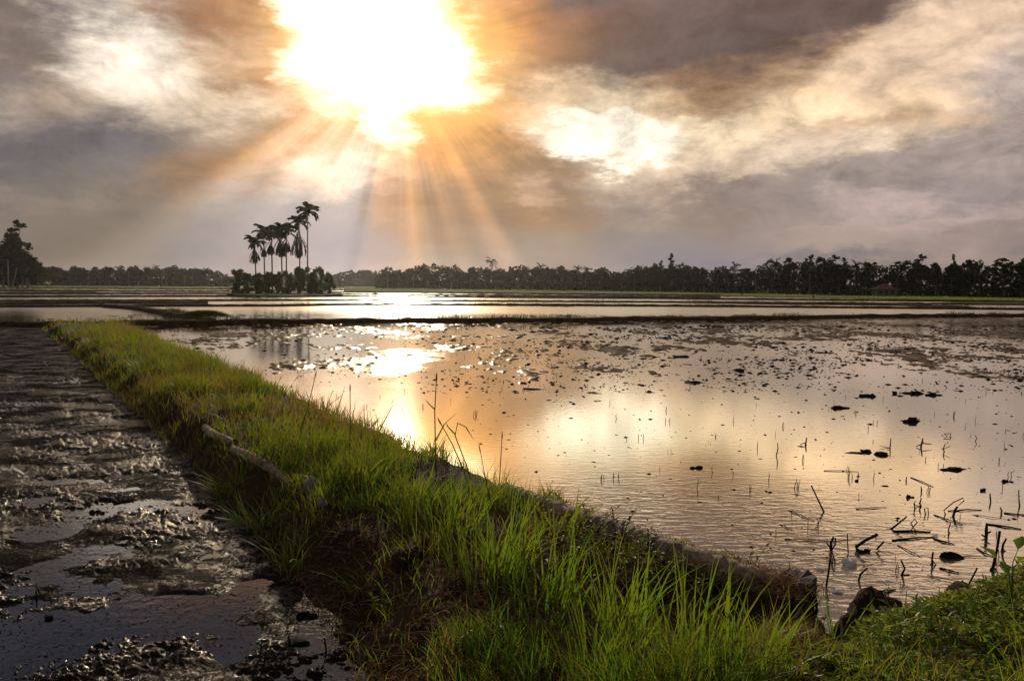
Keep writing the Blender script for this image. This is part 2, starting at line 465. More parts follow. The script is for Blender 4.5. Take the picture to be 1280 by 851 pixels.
# far fields: stubble, mud and young rice
M_FIELD, N = material('field_ground')
o = N.n('ShaderNodeTexCoord').outputs['Object']
n1 = N.noise(N.vec('MULTIPLY', o, (.25, 1.0, 1.0)), 0.06, 5, 0.6)
n2 = N.noise(o, 1.2, 6, 0.7)
c = N.ramp(N.math('ADD', N.math('MULTIPLY', n1, 0.75), N.math('MULTIPLY', n2, 0.25)), [(0.36, (0.045, 0.030, 0.018, 1)), (0.5, (0.055, 0.055, 0.018, 1)), (0.62, (0.06, 0.095, 0.022, 1))])
bm = N.n('ShaderNodeBump', {'Strength': 0.8, 'Distance': 0.1, 'Height': n2})
p = N.n('ShaderNodeBsdfPrincipled', {'Base Color': c, 'Roughness': 1.0, 'Specular IOR Level': 0.03, 'Normal': bm.outputs[0]})
N.n('ShaderNodeOutputMaterial', {0: p.outputs[0]})

GREEN = [(0.0, (0.20, 0.115, 0.04, 1)), (0.16, (0.22, 0.17, 0.045, 1)), (0.30, (0.19, 0.20, 0.022, 1)), (0.55, (0.155, 0.235, 0.018, 1)), (0.8, (0.10, 0.21, 0.02, 1)), (1.0, (0.04, 0.11, 0.03, 1))]
M_GRASS = foliage_mat('grass_blade', GREEN, 0.55, 0.02, 0.4)
M_DIKE = foliage_mat('dike_grass', [(0.0, (0.05, 0.03, 0.014, 1)), (0.5, (0.06, 0.055, 0.016, 1)), (1.0, (0.06, 0.085, 0.016, 1))], 0.35, 0.0, 0.5)
M_DRY = foliage_mat('dry_straw', [(0.0, (0.09, 0.038, 0.02, 1)), (0.5, (0.21, 0.115, 0.06, 1)), (1.0, (0.42, 0.31, 0.19, 1))], 0.4, 0.0, 0.5)
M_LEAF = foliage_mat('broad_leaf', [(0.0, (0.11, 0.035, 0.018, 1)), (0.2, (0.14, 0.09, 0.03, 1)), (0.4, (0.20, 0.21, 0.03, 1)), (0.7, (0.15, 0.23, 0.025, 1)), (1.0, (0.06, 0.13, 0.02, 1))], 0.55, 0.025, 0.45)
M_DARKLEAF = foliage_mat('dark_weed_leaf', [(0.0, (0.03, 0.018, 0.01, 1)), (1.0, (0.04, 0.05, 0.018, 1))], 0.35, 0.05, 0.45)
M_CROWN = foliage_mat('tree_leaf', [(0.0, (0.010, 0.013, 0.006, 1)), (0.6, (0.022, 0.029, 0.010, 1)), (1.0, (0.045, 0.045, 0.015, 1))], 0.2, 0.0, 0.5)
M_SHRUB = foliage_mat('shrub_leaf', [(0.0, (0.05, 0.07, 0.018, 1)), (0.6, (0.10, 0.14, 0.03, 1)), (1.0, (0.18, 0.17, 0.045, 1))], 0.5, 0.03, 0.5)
M_BANANA = foliage_mat('banana_leaf', [(0, (.25, .24, .12, 1)), (1, (.35, .33, .18, 1))], .5, .15, .3)
M_BARK = solid_mat('bark', (0.05, 0.04, 0.032, 1), (0.12, 0.10, 0.085, 1), 3.0, 0.85, 0.4)
M_TWIG = solid_mat('wet_dead_wood', (0.006, 0.0045, 0.003, 1), (0.020, 0.014, 0.010, 1), 30.0, 0.9, 0.4, 0.05)
M_CLOD = solid_mat('mud_clod', (0.012, 0.009, 0.007, 1), (0.03, 0.021, 0.015, 1), 25.0, 0.9, 0.8, 0.05)
M_STONE = solid_mat('pale_stone', (0.11, 0.095, 0.08, 1), (0.24, 0.21, 0.18, 1), 16.0, 0.85, 0.6)
M_WHITE = solid_mat('white_scrap', (0.45, 0.42, 0.38, 1), (0.65, 0.62, 0.58, 1), 20.0, 0.6, 0.3)
M_FEATHER = solid_mat('white_feather', (0.75, 0.75, 0.74, 1), (0.85, 0.85, 0.84, 1), 20.0, 0.7, 0.1)
M_ROOF = solid_mat('red_roof', (0.09, 0.032, 0.028, 1), (0.14, 0.045, 0.036, 1), 2.0, 0.8, 0.2)
M_WALL = solid_mat('house_plaster', (0.10, 0.095, 0.095, 1), (0.14, 0.13, 0.13, 1), 2.0, 0.9, 0.1)
M_DOORWOOD = solid_mat('dark_timber', (0.03, 0.022, 0.016, 1), (0.05, 0.038, 0.028, 1), 6.0, 0.8, 0.2)

# palm log: pale fibrous bark with raised leaf-scar rings
M_LOG, N = material('palm_log_bark')
o = N.n('ShaderNodeTexCoord').outputs['Object']
f = N.noise(N.vec('MULTIPLY', o, (1, 1, 1)), 9.0, 7, 0.65)
c = N.ramp(f, [(0.28, (0.035, 0.026, 0.02, 1)), (0.44, (0.19, 0.13, 0.09, 1)), (0.72, (0.40, 0.30, 0.22, 1))])
bm = N.n('ShaderNodeBump', {'Strength': 1.0, 'Distance': 0.02, 'Height': N.noise(o, 38.0, 7, 0.75)})
p = N.n('ShaderNodeBsdfPrincipled', {'Base Color': c, 'Roughness': 0.85, 'Specular IOR Level': 0.2, 'Normal': bm.outputs[0]})
N.n('ShaderNodeOutputMaterial', {0: p.outputs[0]})

# ------------------------------------------------------------------ ground, water
mb = MB()
S = 1450.0
mb.add([(-S, -S, -.45), (S, -S, -.45), (S, S, -.45), (-S, S, -.45)], [(0, 1, 2, 3)])
tag(mb.build('ground', M_FIELD), kind='structure')
mb = MB()
wl, wr = ground(-900, 359.2), ground(2600, 377.0)
mb.add([(-420, -40, 0), (420, -40, 0), (420, 330, 0), (-420, 330, 0)], [(0, 1, 2, 3)])
tag(mb.build('paddy_water', M_WATER), kind='structure')

# ------------------------------------------------------------------ the foreground bank
BANK_L = [(52, 411), (85, 440), (125, 476), (165, 513), (205, 552), (245, 592), (290, 642), (340, 692), (390, 747), (432, 802), (458, 851), (490, 960)]
BANK_R = [(1500, 640), (1400, 672), (1310, 712), (1262, 742), (1215, 765), (1160, 782), (1105, 800), (1050, 806), (1016, 806), (1004, 780), (985, 762),
          (920, 738), (840, 706), (760, 678), (700, 655), (640, 630), (580, 603), (520, 576), (460, 550), (400, 523), (340, 494), (280, 467), (230, 444), (190, 425), (165, 414)]
BANK = [tuple(G(*p)[:2]) for p in BANK_L] + [(-0.9, 0.6), (-1.2, -6.0), (9.0, -6.0), (9.0, 5.0)] + [tuple(G(*p)[:2]) for p in BANK_R]
HOLLOW = G(935, 838)
HOLLOW2 = G(985, 818)
def bank_h(P):
    d = poly_dist(P, BANK)
    x, y = P[..., 0], P[..., 1]
    lump = fbm(x * 1.3, y * 1.3, 4, 3) - 0.5
    fine = fbm(x * 7, y * 7, 3, 9) - 0.5
    edge = d + lump * 0.22
    h = -0.22 + 0.22 * sstep(-0.45, 0.0, edge) + 0.30 * sstep(-0.02, 0.42, edge) + 0.06 * sstep(0.3, 1.0, d)
    h = h + (lump * 0.16 + fine * 0.06) * sstep(-0.1, 0.3, d)
    for c, r, k in ((HOLLOW, 0.42, 0.34), (HOLLOW2, 0.26, 0.30)):
        q = np.hypot(x - c.x, (y - c.y) * 0.9) / r
        h = h - k * np.exp(-q * q * 1.2) * sstep(-0.3, 0.1, d)
    return h
pys = np.concatenate([np.arange(404, 900, 2.4), np.geomspace(900, 9000, 60)])
pxs = np.concatenate([np.linspace(-700, -60, 25)[:-1], np.arange(-60, 1340, 2.6), np.linspace(1340, 2400, 60)])
P = fan(pxs, pys)
h = bank_h(P)
P[..., 2] = h
keep = h > -0.12
v, q, _ = compact(P.reshape(-1, 3), grid_quads(len(pys), len(pxs), keep))
mb = MB(); mb.add(v, q)
tag(mb.build('earth_bank', M_SOIL), kind='structure')
def bank_points(n, pxr, pyr, dmin=0.05, seed=0):
    """points on the bank surface, evenly dense over the picture"""
    r = np.random.default_rng(seed)
    P = ground(r.uniform(*pxr, n), r.uniform(*pyr, n))
    d = poly_dist(P, BANK)
    P = P[d > dmin]
    P[:, 2] = bank_h(P)
    return P, d[d > dmin]
def on_bank(px, py):
    p = G(px, py)
    for _ in range(8):
        z = float(bank_h(np.array([[p.x, p.y, 0.0]]))[0])
        p = G(px, py, max(z, 0.0))
    return p

# ------------------------------------------------------------------ mud of the left paddy
def mud_sheet(pxs, pys, hf, name='mud', mat=None):
    P = fan(pxs, pys)
    h = hf(P)
    P[..., 2] = h
    v, q, _ = compact(P.reshape(-1, 3), grid_quads(len(pys), len(pxs), h > -0.012))
    mb = MB(); mb.add(v, q)
    return tag(mb.build(name, mat or M_MUD), kind='structure')
PUDDLES = []
for px_, py_, w_, h_, k_ in [(60, 790, 120, 55, .034), (190, 770, 60, 30, .03), (262, 770, 42, 20, .045), (292, 815, 34, 20, .045), (316, 733, 26, 11, .04), (40, 727, 60, 22, .04), (60, 668, 34, 12, .03),
                             (45, 628, 26, 8, .035), (150, 690, 70, 14, .03), (120, 640, 40, 9, .035), (170, 632, 40, 6, .035), (70, 603, 36, 6, .03), (230, 640, 26, 7, .03), (395, 800, 24, 22, .03), (215, 590, 22, 8, .025),
                             (110, 585, 40, 6, .025), (60, 540, 60, 7, .025), (30, 505, 60, 6, .02), (130, 520, 30, 6, .02), (40, 470, 60, 5, .02)]:
    c_, a_, b_ = ground(px_, py_), ground(px_ + w_, py_), ground(px_, py_ - h_)
    PUDDLES.append((c_[0], c_[1], abs(a_[0] - c_[0]), abs(b_[1] - c_[1]), k_))
LEFT_POLY = [tuple(G(*q)[:2]) for q in ((-1400, 408), (75, 408.5), (150, 470), (240, 550), (315, 630), (405, 735), (500, 860))] + [(-.8, .8), (-1.1, -6), (-60, -6)]
def h_left(P):
    x, y = P[..., 0], P[..., 1]
    big = fbm(x * 0.55 + 3.0, y * 0.8, 3, 41)
    mid = fbm(x * 1.9, y * 2.5, 4, 52)
    fine = fbm(x * 12, y * 17, 4, 63, 0.66)
    ridge = np.abs(fbm(x * 8, y * 8, 3, 71) - 0.5) * 2
    far = sstep(5.0, 14.0, y)
    amp = 0.25 + 1.1 * sstep(0.40, 0.60, fbm(x * 1.1 + 5, y * 1.9, 3, 88))
    h = (big - 0.50) * 0.050 + (mid - 0.5) * 0.066 + amp * ((fine - 0.5) * 0.052 + (0.25 - ridge) * 0.014 + (fbm(x * 55, y * 55, 2, 77) - .5) * 0.022) + 0.024
    for cx, cy, wx, wy, k in PUDDLES:
        h = h - k * np.exp(-((x - cx) / wx) ** 2 - ((y - cy) / wy) ** 2)
    h = h - 0.020 * (1 - sstep(3.6, 5.4, y)) + 0.010 * far
    h = np.where(h > 0.02, 0.02 + (h - 0.02) * 0.65, h)
    return np.where(poly_dist(P, LEFT_POLY) > 0, h, -1.0)
mud_sheet(np.concatenate([np.linspace(-1400, -200, 60)[:-1], np.arange(-200, 480, 1.5)]),
          np.concatenate([np.arange(408, 470, 1.0), np.arange(470, 900, 1.35), np.geomspace(900, 3000, 60)]), h_left)
mb = MB()
pl = [G(*q) for q in ((-900, 411), (60, 411), (140, 470), (225, 550), (300, 630), (390, 735), (480, 860))]
pl = [(p.x, p.y, .004) for p in pl] + [(-.9, .8, .004), (-1.2, -6, .004), (-26, -6, .004)]
me = bpy.data.meshes.new('puddle_water'); me.from_pydata(pl, [], [list(range(len(pl)))[::-1]]); me.materials.append(M_PUDDLE)
tag(link('puddle_water', me), kind='structure')
# the far rim of the big paddy silts up, most of all on the right
def h_mid(P):
    x, y = P[..., 0], P[..., 1]
    n = fbm(x * 0.55, y * 0.35, 4, 81)
    f = fbm(x * 4.0, y * 2.2, 4, 93, 0.6)
    right = sstep(2.0, 26.0, x)
    far = sstep(14.0, 38.0, y)
    return (n - 0.62) * 0.13 + (f - 0.56) * 0.14 + 0.012 * right * far + 0.008 * far - 0.05 * (1 - sstep(11, 20, y)) 
mud_sheet(np.arange(160, 1700, 2.0), np.concatenate([np.arange(394, 430, 0.8), np.arange(430, 500, 1.1)]), h_mid, 'mud', M_FARMUD)
# the strip paddies beyond
def h_far(P):
    x, y = P[..., 0], P[..., 1]
    n = fbm(x * 0.05 + 1.0, y * 0.05, 4, 101)
    f = fbm(x * 0.8, y * 0.35, 4, 113, 0.6)
    return (n - 0.50) * 0.20 + (f - 0.50) * 0.16 + 0.040 * sstep(85, 130, y) - 0.068 - 0.02 * sstep(8, 25, x) * (1 - sstep(85, 100, y))
mud_sheet(np.arange(-500, 2000, 3.0), np.concatenate([np.arange(364, 392, 0.5), np.arange(392, 410, 1.0)]), h_far, 'mud', M_FARMUD)

# ------------------------------------------------------------------ dikes between the paddies
def dike(pts, w, h, name='field_dike', mat=None, seed=0, step=0.35):
    W3 = [G(*p) for p in pts]
    path = []
    for a, b in zip(W3[:-1], W3[1:]):
        n = max(2, int((b - a).length / step))
        path += [a.lerp(b, i / n) for i in range(n)]
    path.append(W3[-1])
    c = np.array(path)
    t = np.gradient(c, axis=0); t /= np.linalg.norm(t, axis=1)[:, None] + 1e-9
    side = np.stack([t[:, 1], -t[:, 0], 0 * t[:, 0]], 1)
    s = np.arange(len(c)) * step
    wob = (fbm(s * 0.25, s * 0 + seed, 3, seed) - 0.5)
    prof = np.array([(-1, -.25), (-.8, .35), (-.5, .85), (0, 1.0), (.5, .85), (.8, .35), (1, -.25)])
    V = []
    for u, z in prof:
        nz = fbm(s * 1.3 + u * 5, s * 0 + u * 3 + seed, 3, seed + 5) - 0.5
        V.append(c + side * (u * w / 2 * (1 + wob * .5) + wob * w * .5)[:, None] + np.array([0, 0, 1.0]) * (z * h * (1 + nz * .7))[:, None])
    V = np.stack(V, 1)
    mb = MB(); mb.add(V.reshape(-1, 3), grid_quads(len(c), len(prof)))
    tag(mb.build(name, mat or M_SOIL), kind='structure')
    return c, side
dikes = []
D = [
    ([(-260, 410), (-60, 408.5), (60, 408.5), (130, 408), (220, 406), (330, 405), (420, 403.6), (500, 403), (600, 402.2), (700, 402.4), (800, 401), (900, 400.2), (1000, 398.6), (1100, 397.2), (1280, 396), (1600, 393)], 1.0, 0.24),
    ([(-300, 384.6), (0, 384), (140, 383.4), (240, 383), (340, 383), (430, 381.6), (640, 382), (850, 383.2), (1050, 385), (1280, 387.4), (1600, 390)], 1.1, 0.20),
    ([(128, 383.2), (170, 387), (205, 393), (236, 399), (262, 405)], 1.1, 0.30),
    ([(-300, 377.4), (0, 377), (200, 376.4), (400, 376.2), (640, 377.2), (850, 378.4), (1050, 379.6), (1280, 381.6), (1600, 384)], 1.3, 0.20),
    ([(-300, 371.8), (0, 371.6), (300, 370.8), (500, 371.6), (800, 373.6), (1000, 375.4), (1280, 378), (1600, 381)], 1.6, 0.26),
    ([(-300, 367.8), (0, 367.6), (290, 367.6), (430, 368.4), (640, 370.2), (900, 372.4)], 2.0, 0.30),
    ([(-300, 364.4), (0, 364), (280, 364.8), (430, 366.0), (640, 367.6), (900, 370.0)], 2.4, 0.35),
    ([(-300, 361), (0, 360.8), (280, 362), (430, 363.4)], 3.0, 0.40),
    ([(-300, 381), (-40, 380.6), (150, 379.6), (260, 379.4)], 1.3, 0.22),
    ([(860, 378.4), (960, 380.4), (1100, 381.6), (1210, 384.6)], 1.2, 0.2),
]
for i, (pts, w, h) in enumerate(D):
    dikes.append((dike(pts, w, h, seed=i * 7 + 1), w, h))

# raised far fields: the green rice on the right, brown stubble on the left
def field(poly_px, z, name='field'):
    pts = [ground(*p) for p in poly_px]
    mb = MB()
    n = len(pts)
    top = [(p[0], p[1], z) for p in pts]; bot = [(p[0], p[1], -.4) for p in pts]
    me = bpy.data.meshes.new(name)
    faces = [list(range(n))] + [[i, i + n, (i + 1) % n + n, (i + 1) % n] for i in range(n)]
    me.from_pydata(top + bot, [], faces)
    me.materials.append(M_FIELD)
    return tag(link(name, me), kind='structure')
field([(430, 364.4), (640, 366.4), (860, 369.0), (1060, 373.2), (1280, 377.0), (1700, 384.0), (1700, 376), (1280, 368.5), (860, 362.6), (640, 359.6), (430, 357.6)], 0.10)
field([(1160, 380.0), (1280, 381.6), (1600, 386.0), (1600, 383.6), (1280, 378.8), (1200, 378.4)], 0.13)
field([(-420, 359.6), (-20, 359.6), (240, 359.8), (282, 360.2), (282, 357.6), (-20, 355.0), (-420, 353.2)], 0.16)
field([(284, 369.2), (300, 371.0), (350, 371.8), (402, 371.2), (428, 369.4), (424, 365.4), (350, 363.6), (288, 364.4)], 0.28)
# ------------------------------------------------------------------ grass
def blades(mb, base, h, w, lean_dir, lean, tint, levels=4, face=None, seed=0):
    """N bent blades: base (N,3), height, width, lean azimuth, lean amount"""
    n = len(base)
    r = np.random.default_rng(seed)
    ld = np.stack([np.cos(lean_dir), np.sin(lean_dir), 0 * lean_dir], 1)
    fa = (r.uniform(0, math.pi, n) if face is None else face)
    sd = np.stack([np.cos(fa), np.sin(fa), 0 * fa], 1)
    V = np.zeros((n, levels + 1, 2, 3), np.float32)
    for k in range(levels + 1):
        t = k / levels
        up = h * (t - 0.28 * lean * t * t)
        c = base + ld * (lean * h * 0.9 * t ** 1.9)[:, None]
        c = c + np.array([0, 0, 1.0]) * up[:, None]
        hw = w * (0.5 * (1 - t ** 1.6) + 0.015) * (0.75 + 0.5 * min(t * 4, 1))
        V[:, k, 0] = c - sd * hw[:, None]
        V[:, k, 1] = c + sd * hw[:, None]
    b = (np.arange(n) * (levels + 1) * 2)[:, None]
    Q = np.concatenate([b + np.array([[2 * k, 2 * k + 1, 2 * k + 3, 2 * k + 2]]) for k in range(levels)], 1).reshape(-1, 4)
    T = np.repeat(tint, (levels + 1) * 2)
    mb.add(V.reshape(-1, 3), Q, tint=T)
def leaves(mb, c, d, up, L, Wd, tint, fold=0.25):
    """diamond-shaped leaves with a mid-rib fold: centre base c, direction d, upward hint"""
    n = len(c)
    d = d / (np.linalg.norm(d, axis=1)[:, None] + 1e-9)
    s = np.cross(d, up); s /= np.linalg.norm(s, axis=1)[:, None] + 1e-9
    u = np.cross(s, d)
    L, Wd = np.asarray(L)[:, None], np.asarray(Wd)[:, None]
    V = np.stack([c, c + d * L * .45 + s * Wd * .5 + u * Wd * fold, c + d * L - u * L * .12, c + d * L * .45 - s * Wd * .5 + u * Wd * fold, c + d * L * .45], 1)
    b = (np.arange(n) * 5)[:, None]
    T = np.concatenate([b + np.array([[0, 1, 4]]), b + np.array([[1, 2, 4]]), b + np.array([[2, 3, 4]]), b + np.array([[3, 0, 4]])], 1).reshape(-1, 3)
    mb.add(V.reshape(-1, 3), tris=T, tint=np.repeat(tint, 5))
def tube(mb, pts, radii, sides=6, tint=0.5, cap=True):
    pts = [Vector(p) for p in pts]
    n = len(pts)
    ring = []
    up = Vector((0.13, 0.31, 0.94))
    for i in range(n):
        t = (pts[min(i + 1, n - 1)] - pts[max(i - 1, 0)]).normalized()
        a = t.cross(up)
        if a.length < 1e-3:
            a = t.cross(Vector((1, 0, 0)))
        a.normalize(); b = t.cross(a)
        for k in range(sides):
            an = 2 * math.pi * k / sides
            ring.append(pts[i] + (a * math.cos(an) + b * math.sin(an)) * radii[i])
    Q = [(i * sides + k, i * sides + (k + 1) % sides, (i + 1) * sides + (k + 1) % sides, (i + 1) * sides + k) for i in range(n - 1) for k in range(sides)]
    V = [tuple(v) for v in ring]
    T = []
    if cap:
        V += [tuple(pts[0]), tuple(pts[-1])]
        c0, c1 = len(V) - 2, len(V) - 1
        T = [(c0, (k + 1) % sides, k) for k in range(sides)] + [(c1, (n - 1) * sides + k, (n - 1) * sides + (k + 1) % sides) for k in range(sides)]
    mb.add(V, Q, T, tint)
def blob(mb, c, rx, ry, rz, seed=0, sub=2, rough=0.35, tint=0.5):
    """an uneven lump"""
    r = np.random.default_rng(seed)
    na, nb = (5 + sub * 2, 3 + sub) if sub < 4 else (14 + sub * 2, 9 + sub)
    V, Q, T = [(0, 0, 1)], [], []
    for j in range(1, nb):
        ph = math.pi * j / nb
        for i in range(na):
            a = 2 * math.pi * i / na + j * .4
            V.append((math.sin(ph) * math.cos(a), math.sin(ph) * math.sin(a), math.cos(ph)))
    V.append((0, 0, -1))
    V = np.array(V)
    if sub < 4:
        V = V * (1 + (r.random((len(V), 1)) - 0.5) * 2 * rough)
    else:
        nz = fbm(V[:, 0] * 2.1 + V[:, 2] * 1.3 + seed, V[:, 1] * 2.1 - V[:, 2] * 1.1 + seed, 5, seed, .6)[:, None]
        V = V * (1 + (nz - 0.5) * 4.5 * rough)
    V = V * np.array([rx, ry, rz]) + np.array(c)
    ix = lambda j, i: 1 + (j - 1) * na + i % na
    for i in range(na):
        T.append((0, ix(1, i), ix(1, i + 1)))
        T.append((len(V) - 1, ix(nb - 1, i + 1), ix(nb - 1, i)))
        for j in range(1, nb - 1):
            Q.append((ix(j, i), ix(j + 1, i), ix(j + 1, i + 1), ix(j, i + 1)))
    mb.add(V, Q, T, tint)

# how grassy, how green and how tall the bank is, place by place
def pix(P):
    """photograph position of world points (only to know which stretch of the bank they stand on)"""
    c = (P - np.array([0, 0, CAM_H])) @ _R
    return 640 + FPX * c[:, 0] / -c[:, 2], 425.5 - FPX * c[:, 1] / -c[:, 2]

# short turf and longer grass all over the bank
mb = MB()
P, d = bank_points(300000, (-20, 1330), (404, 1050), -0.05, 21)
Pf, df = bank_points(42000, (30, 420), (404, 520), -0.05, 121)
P, d = np.concatenate([P, Pf]), np.concatenate([d, df])
r = np.random.default_rng(31)
x, y = P[:, 0], P[:, 1]
clump = fbm(x * 1.7, y * 1.7, 4, 7)
clump2 = fbm(x * 0.8 + 9, y * 0.8, 3, 17)
px, py = pix(P)
right = sstep(930, 1010, px) * sstep(690, 720, py)            # low ground cover on the right
wet_side = np.clip(d / 0.75, 0, 1)
dens = (0.22 + 0.78 * sstep(0.38, 0.54, clump)) * (0.8 + 0.2 * wet_side)
litter = sstep(640, 760, py) * (1 - sstep(560, 640, px + (py - 700) * .3))   # straw-covered, thinly grassed lower left
dens = dens * (1 - 0.8 * litter) * (1 - 0.85 * right)
log_line = np.exp(-((py - np.interp(px, [620, 690, 800, 870, 1010], [634, 660, 702, 728, 770])) / 20) ** 2) * ((px > 640) & (px < 1015))
log_dark = np.exp(-((px - 850) / 150) ** 2 - ((py - 750 - (px - 850) * .22) / 34) ** 2)
dens = dens * np.where(py > 580, .25 + .75 * sstep(.44, .58, clump), 1)
dens = np.where(py < 560, np.maximum(dens, 0.62), dens)
dens *= 1 - 0.9 * log_dark
keep = r.random(len(P)) < dens * 0.62 * (1 - 0.68 * sstep(600, 700, py)) * (1 - .85 * log_line)
P, d, clump, clump2, py, px = P[keep], d[keep], clump[keep], clump2[keep], py[keep], px[keep]
n = len(P)
tall = sstep(0.50, 0.72, clump) * np.clip(d / 0.8, 0.15, 1)
h = (0.09 + 0.09 * sstep(600, 500, py) + 0.25 * tall) * r.uniform(0.55, 1.25, n)
w = r.uniform(0.004, 0.008, n) * (0.8 + P[:, 1] * 0.055)
tint = np.clip(0.34 + (clump2 - .5) * 0.9 + r.normal(0, .16, n) + 0.06 * sstep(480, 620, py), 0, 1)
dry = r.random(n) < 0.18 + 0.25 * (1 - np.clip(d / .5, 0, 1))
tint[dry] = r.uniform(0, 0.25, dry.sum())
blades(mb, P, h, w, r.uniform(0, 2 * math.pi, n), r.uniform(0.15, 0.95, n), tint, 3, seed=5)
tag(mb.build('bank_grass', M_GRASS), 'yellow green grass growing all over the long earth bank', 'grass', kind='stuff')

# rotting straw and dead stems lying on the bank
mb = MB()
P, d = bank_points(64000, (0, 1300), (420, 1000), -0.08, 22)
r = np.random.default_rng(32)
px, py = pix(P)
lit = 0.25 + 0.75 * sstep(0.45, 0.6, fbm(P[:, 0] * 1.4, P[:, 1] * 1.4, 3, 27))
lit *= 0.05 + 0.11 * sstep(470, 560, py) + 0.84 * sstep(600, 720, py) * (1 - .7 * sstep(1000, 1060, px))
keep = r.random(len(P)) < lit * 0.8
P = P[keep]; n = len(P)
P[:, 2] += r.uniform(0.0, 0.05, n)
hh = r.uniform(0.05, 0.20, n)
blades(mb, P, hh * 0.4, r.uniform(0.004, 0.009, n), r.uniform(0, 2 * math.pi, n), r.uniform(1.5, 3.2, n), r.beta(2, 3, n), 3, seed=6)
tag(mb.build('dry_litter', M_DRY), 'brown dead straw and stems lying over the earth bank', 'litter', kind='stuff')

# dead grass matted over the near end of the long log
mb = MB()
r = np.random.default_rng(35)
n = 3400
u = np.clip(r.beta(4.5, 1.1, n), 0, 1)
a0, a1, a2 = ground(690, 644, .33), ground(870, 708, .32), ground(1003, 748, .28)
P = np.where(u[:, None] < .55, a0 + (a1 - a0) * (u[:, None] / .55), a1 + (a2 - a1) * ((u[:, None] - .55) / .45))
P = P + r.normal(0, .055, (n, 3)) * np.array([1, 1.2, .35])
P[:, 2] += .045
st = ground(996, 806, .40)
k9 = 900
P[:k9] = st + r.normal(0, .06, (k9, 3)) * np.array([1, 1.2, .12]) + np.array([0, 0, .012])
blades(mb, P, r.uniform(.03, .09, n), r.uniform(.003, .006, n), r.uniform(0, 6.28, n), r.uniform(1.2, 3.0, n), r.beta(2, 2, n), 3, seed=7)
tag(mb.build('matted_straw', M_DRY), 'matted dead grass hanging over the near end of the long log', 'straw', kind='stuff')

# low broad-leaved ground cover: on the right bank and along the log
mb = MB()
r = np.random.default_rng(33)
P, d = bank_points(130000, (560, 1420), (600, 1000), 0.03, 23)
px, py = pix(P)
rightw = sstep(940, 1120, px + (py - 760) * .9) * sstep(700, 740, py)
along = np.exp(-((py - (640 + (px - 640) * 0.285)) / 24) ** 2) * ((px > 650) & (px < 1010)) * 0.8
patchy = sstep(0.36, 0.55, fbm(P[:, 0] * 2.4, P[:, 1] * 2.4, 3, 37))
keep = r.random(len(P)) < (0.85 * rightw + 0.40 * along) * (0.25 + .75 * patchy)
P, rw = P[keep], rightw[keep]; n = len(P)
P[:, 2] += r.uniform(0.01, 0.075, n) * (0.4 + 0.6 * fbm(P[:, 0] * 3, P[:, 1] * 3, 2, 5))
a = r.uniform(0, 2 * math.pi, n)
dd = np.stack([np.cos(a), np.sin(a), r.uniform(0.0, 1.0, n)], 1)
upv = np.tile(np.array([0, 0, 1.0]), (n, 1)) + r.normal(0, .75, (n, 3))
Pe, de = bank_points(26000, (1420, 2300), (640, 1400), 0.03, 123)
Pe[:, 2] += r.uniform(0.01, 0.06, len(Pe))
ae = r.uniform(0, 6.28, len(Pe))
P = np.concatenate([P, Pe]); n = len(P); rw = np.concatenate([rw, np.ones(len(Pe))])
dd = np.concatenate([dd, np.stack([np.cos(ae), np.sin(ae), r.uniform(0, 1, len(Pe))], 1)])
upv = np.concatenate([upv, np.array([0, 0, 1.0]) + r.normal(0, .75, (len(Pe), 3))])
leaves(mb, P, dd, upv, r.uniform(0.022, 0.06, n), r.uniform(0.009, 0.022, n), np.clip(0.26 + 0.28 * rw + r.normal(0, .2, n), 0, 1))
tag(mb.build('ground_cover', M_LEAF), 'low leafy green ground cover on the near bank', 'ground cover', kind='stuff')

# grass fringes of the dikes
mb = MB()
r = np.random.default_rng(34)
for i, ((c, side), wd, hd) in enumerate(dikes):
    m = len(c)
    dist = np.hypot(c[:, 0], c[:, 1])
    per = 26 if i in (0, 2) else 9
    idx = np.repeat(np.arange(m), per)
    P = c[idx] + side[idx] * r.uniform(-.45, .45, (len(idx), 1)) * wd + r.normal(0, .15, (len(idx), 3)) * np.array([1, 1, 0])
    P[:, 2] = hd * 0.75
    g = sstep(0.40, 0.62, fbm(P[:, 0] * .35, P[:, 1] * .35, 3, 60 + i))
    keep = r.random(len(P)) < 0.35 + .65 * g
    P, g = P[keep], g[keep]; n = len(P)
    sc = 1 + P[:, 1] / 90
    blades(mb, P, r.uniform(.10, .30, n) * (0.35 + .95 * g), r.uniform(.012, .02, n) * sc, r.uniform(0, 6.28, n), r.uniform(.2, .9, n), np.clip(r.normal(.4, .22, n), 0, 1), 2, seed=60 + i)
# a rounded hump of grass where two dikes meet
hc = ground(256, 402.5)
n = 2600
a, q = r.uniform(0, 6.28, n), np.sqrt(r.random(n))
P = np.stack([hc[0] + np.cos(a) * q * 1.15, hc[1] + np.sin(a) * q * .7, 0.25 + 0.22 * (1 - q * q)], 1)
blades(mb, P, r.uniform(.12, .26, n), r.uniform(.012, .022, n), a, r.uniform(.3, 1.0, n), np.clip(r.normal(.6, .2, n), 0, 1), 2, seed=99)
tag(mb.build('dike_grass', M_DIKE), 'rough brownish grass fringing the dikes between the paddies', 'grass', kind='stuff')
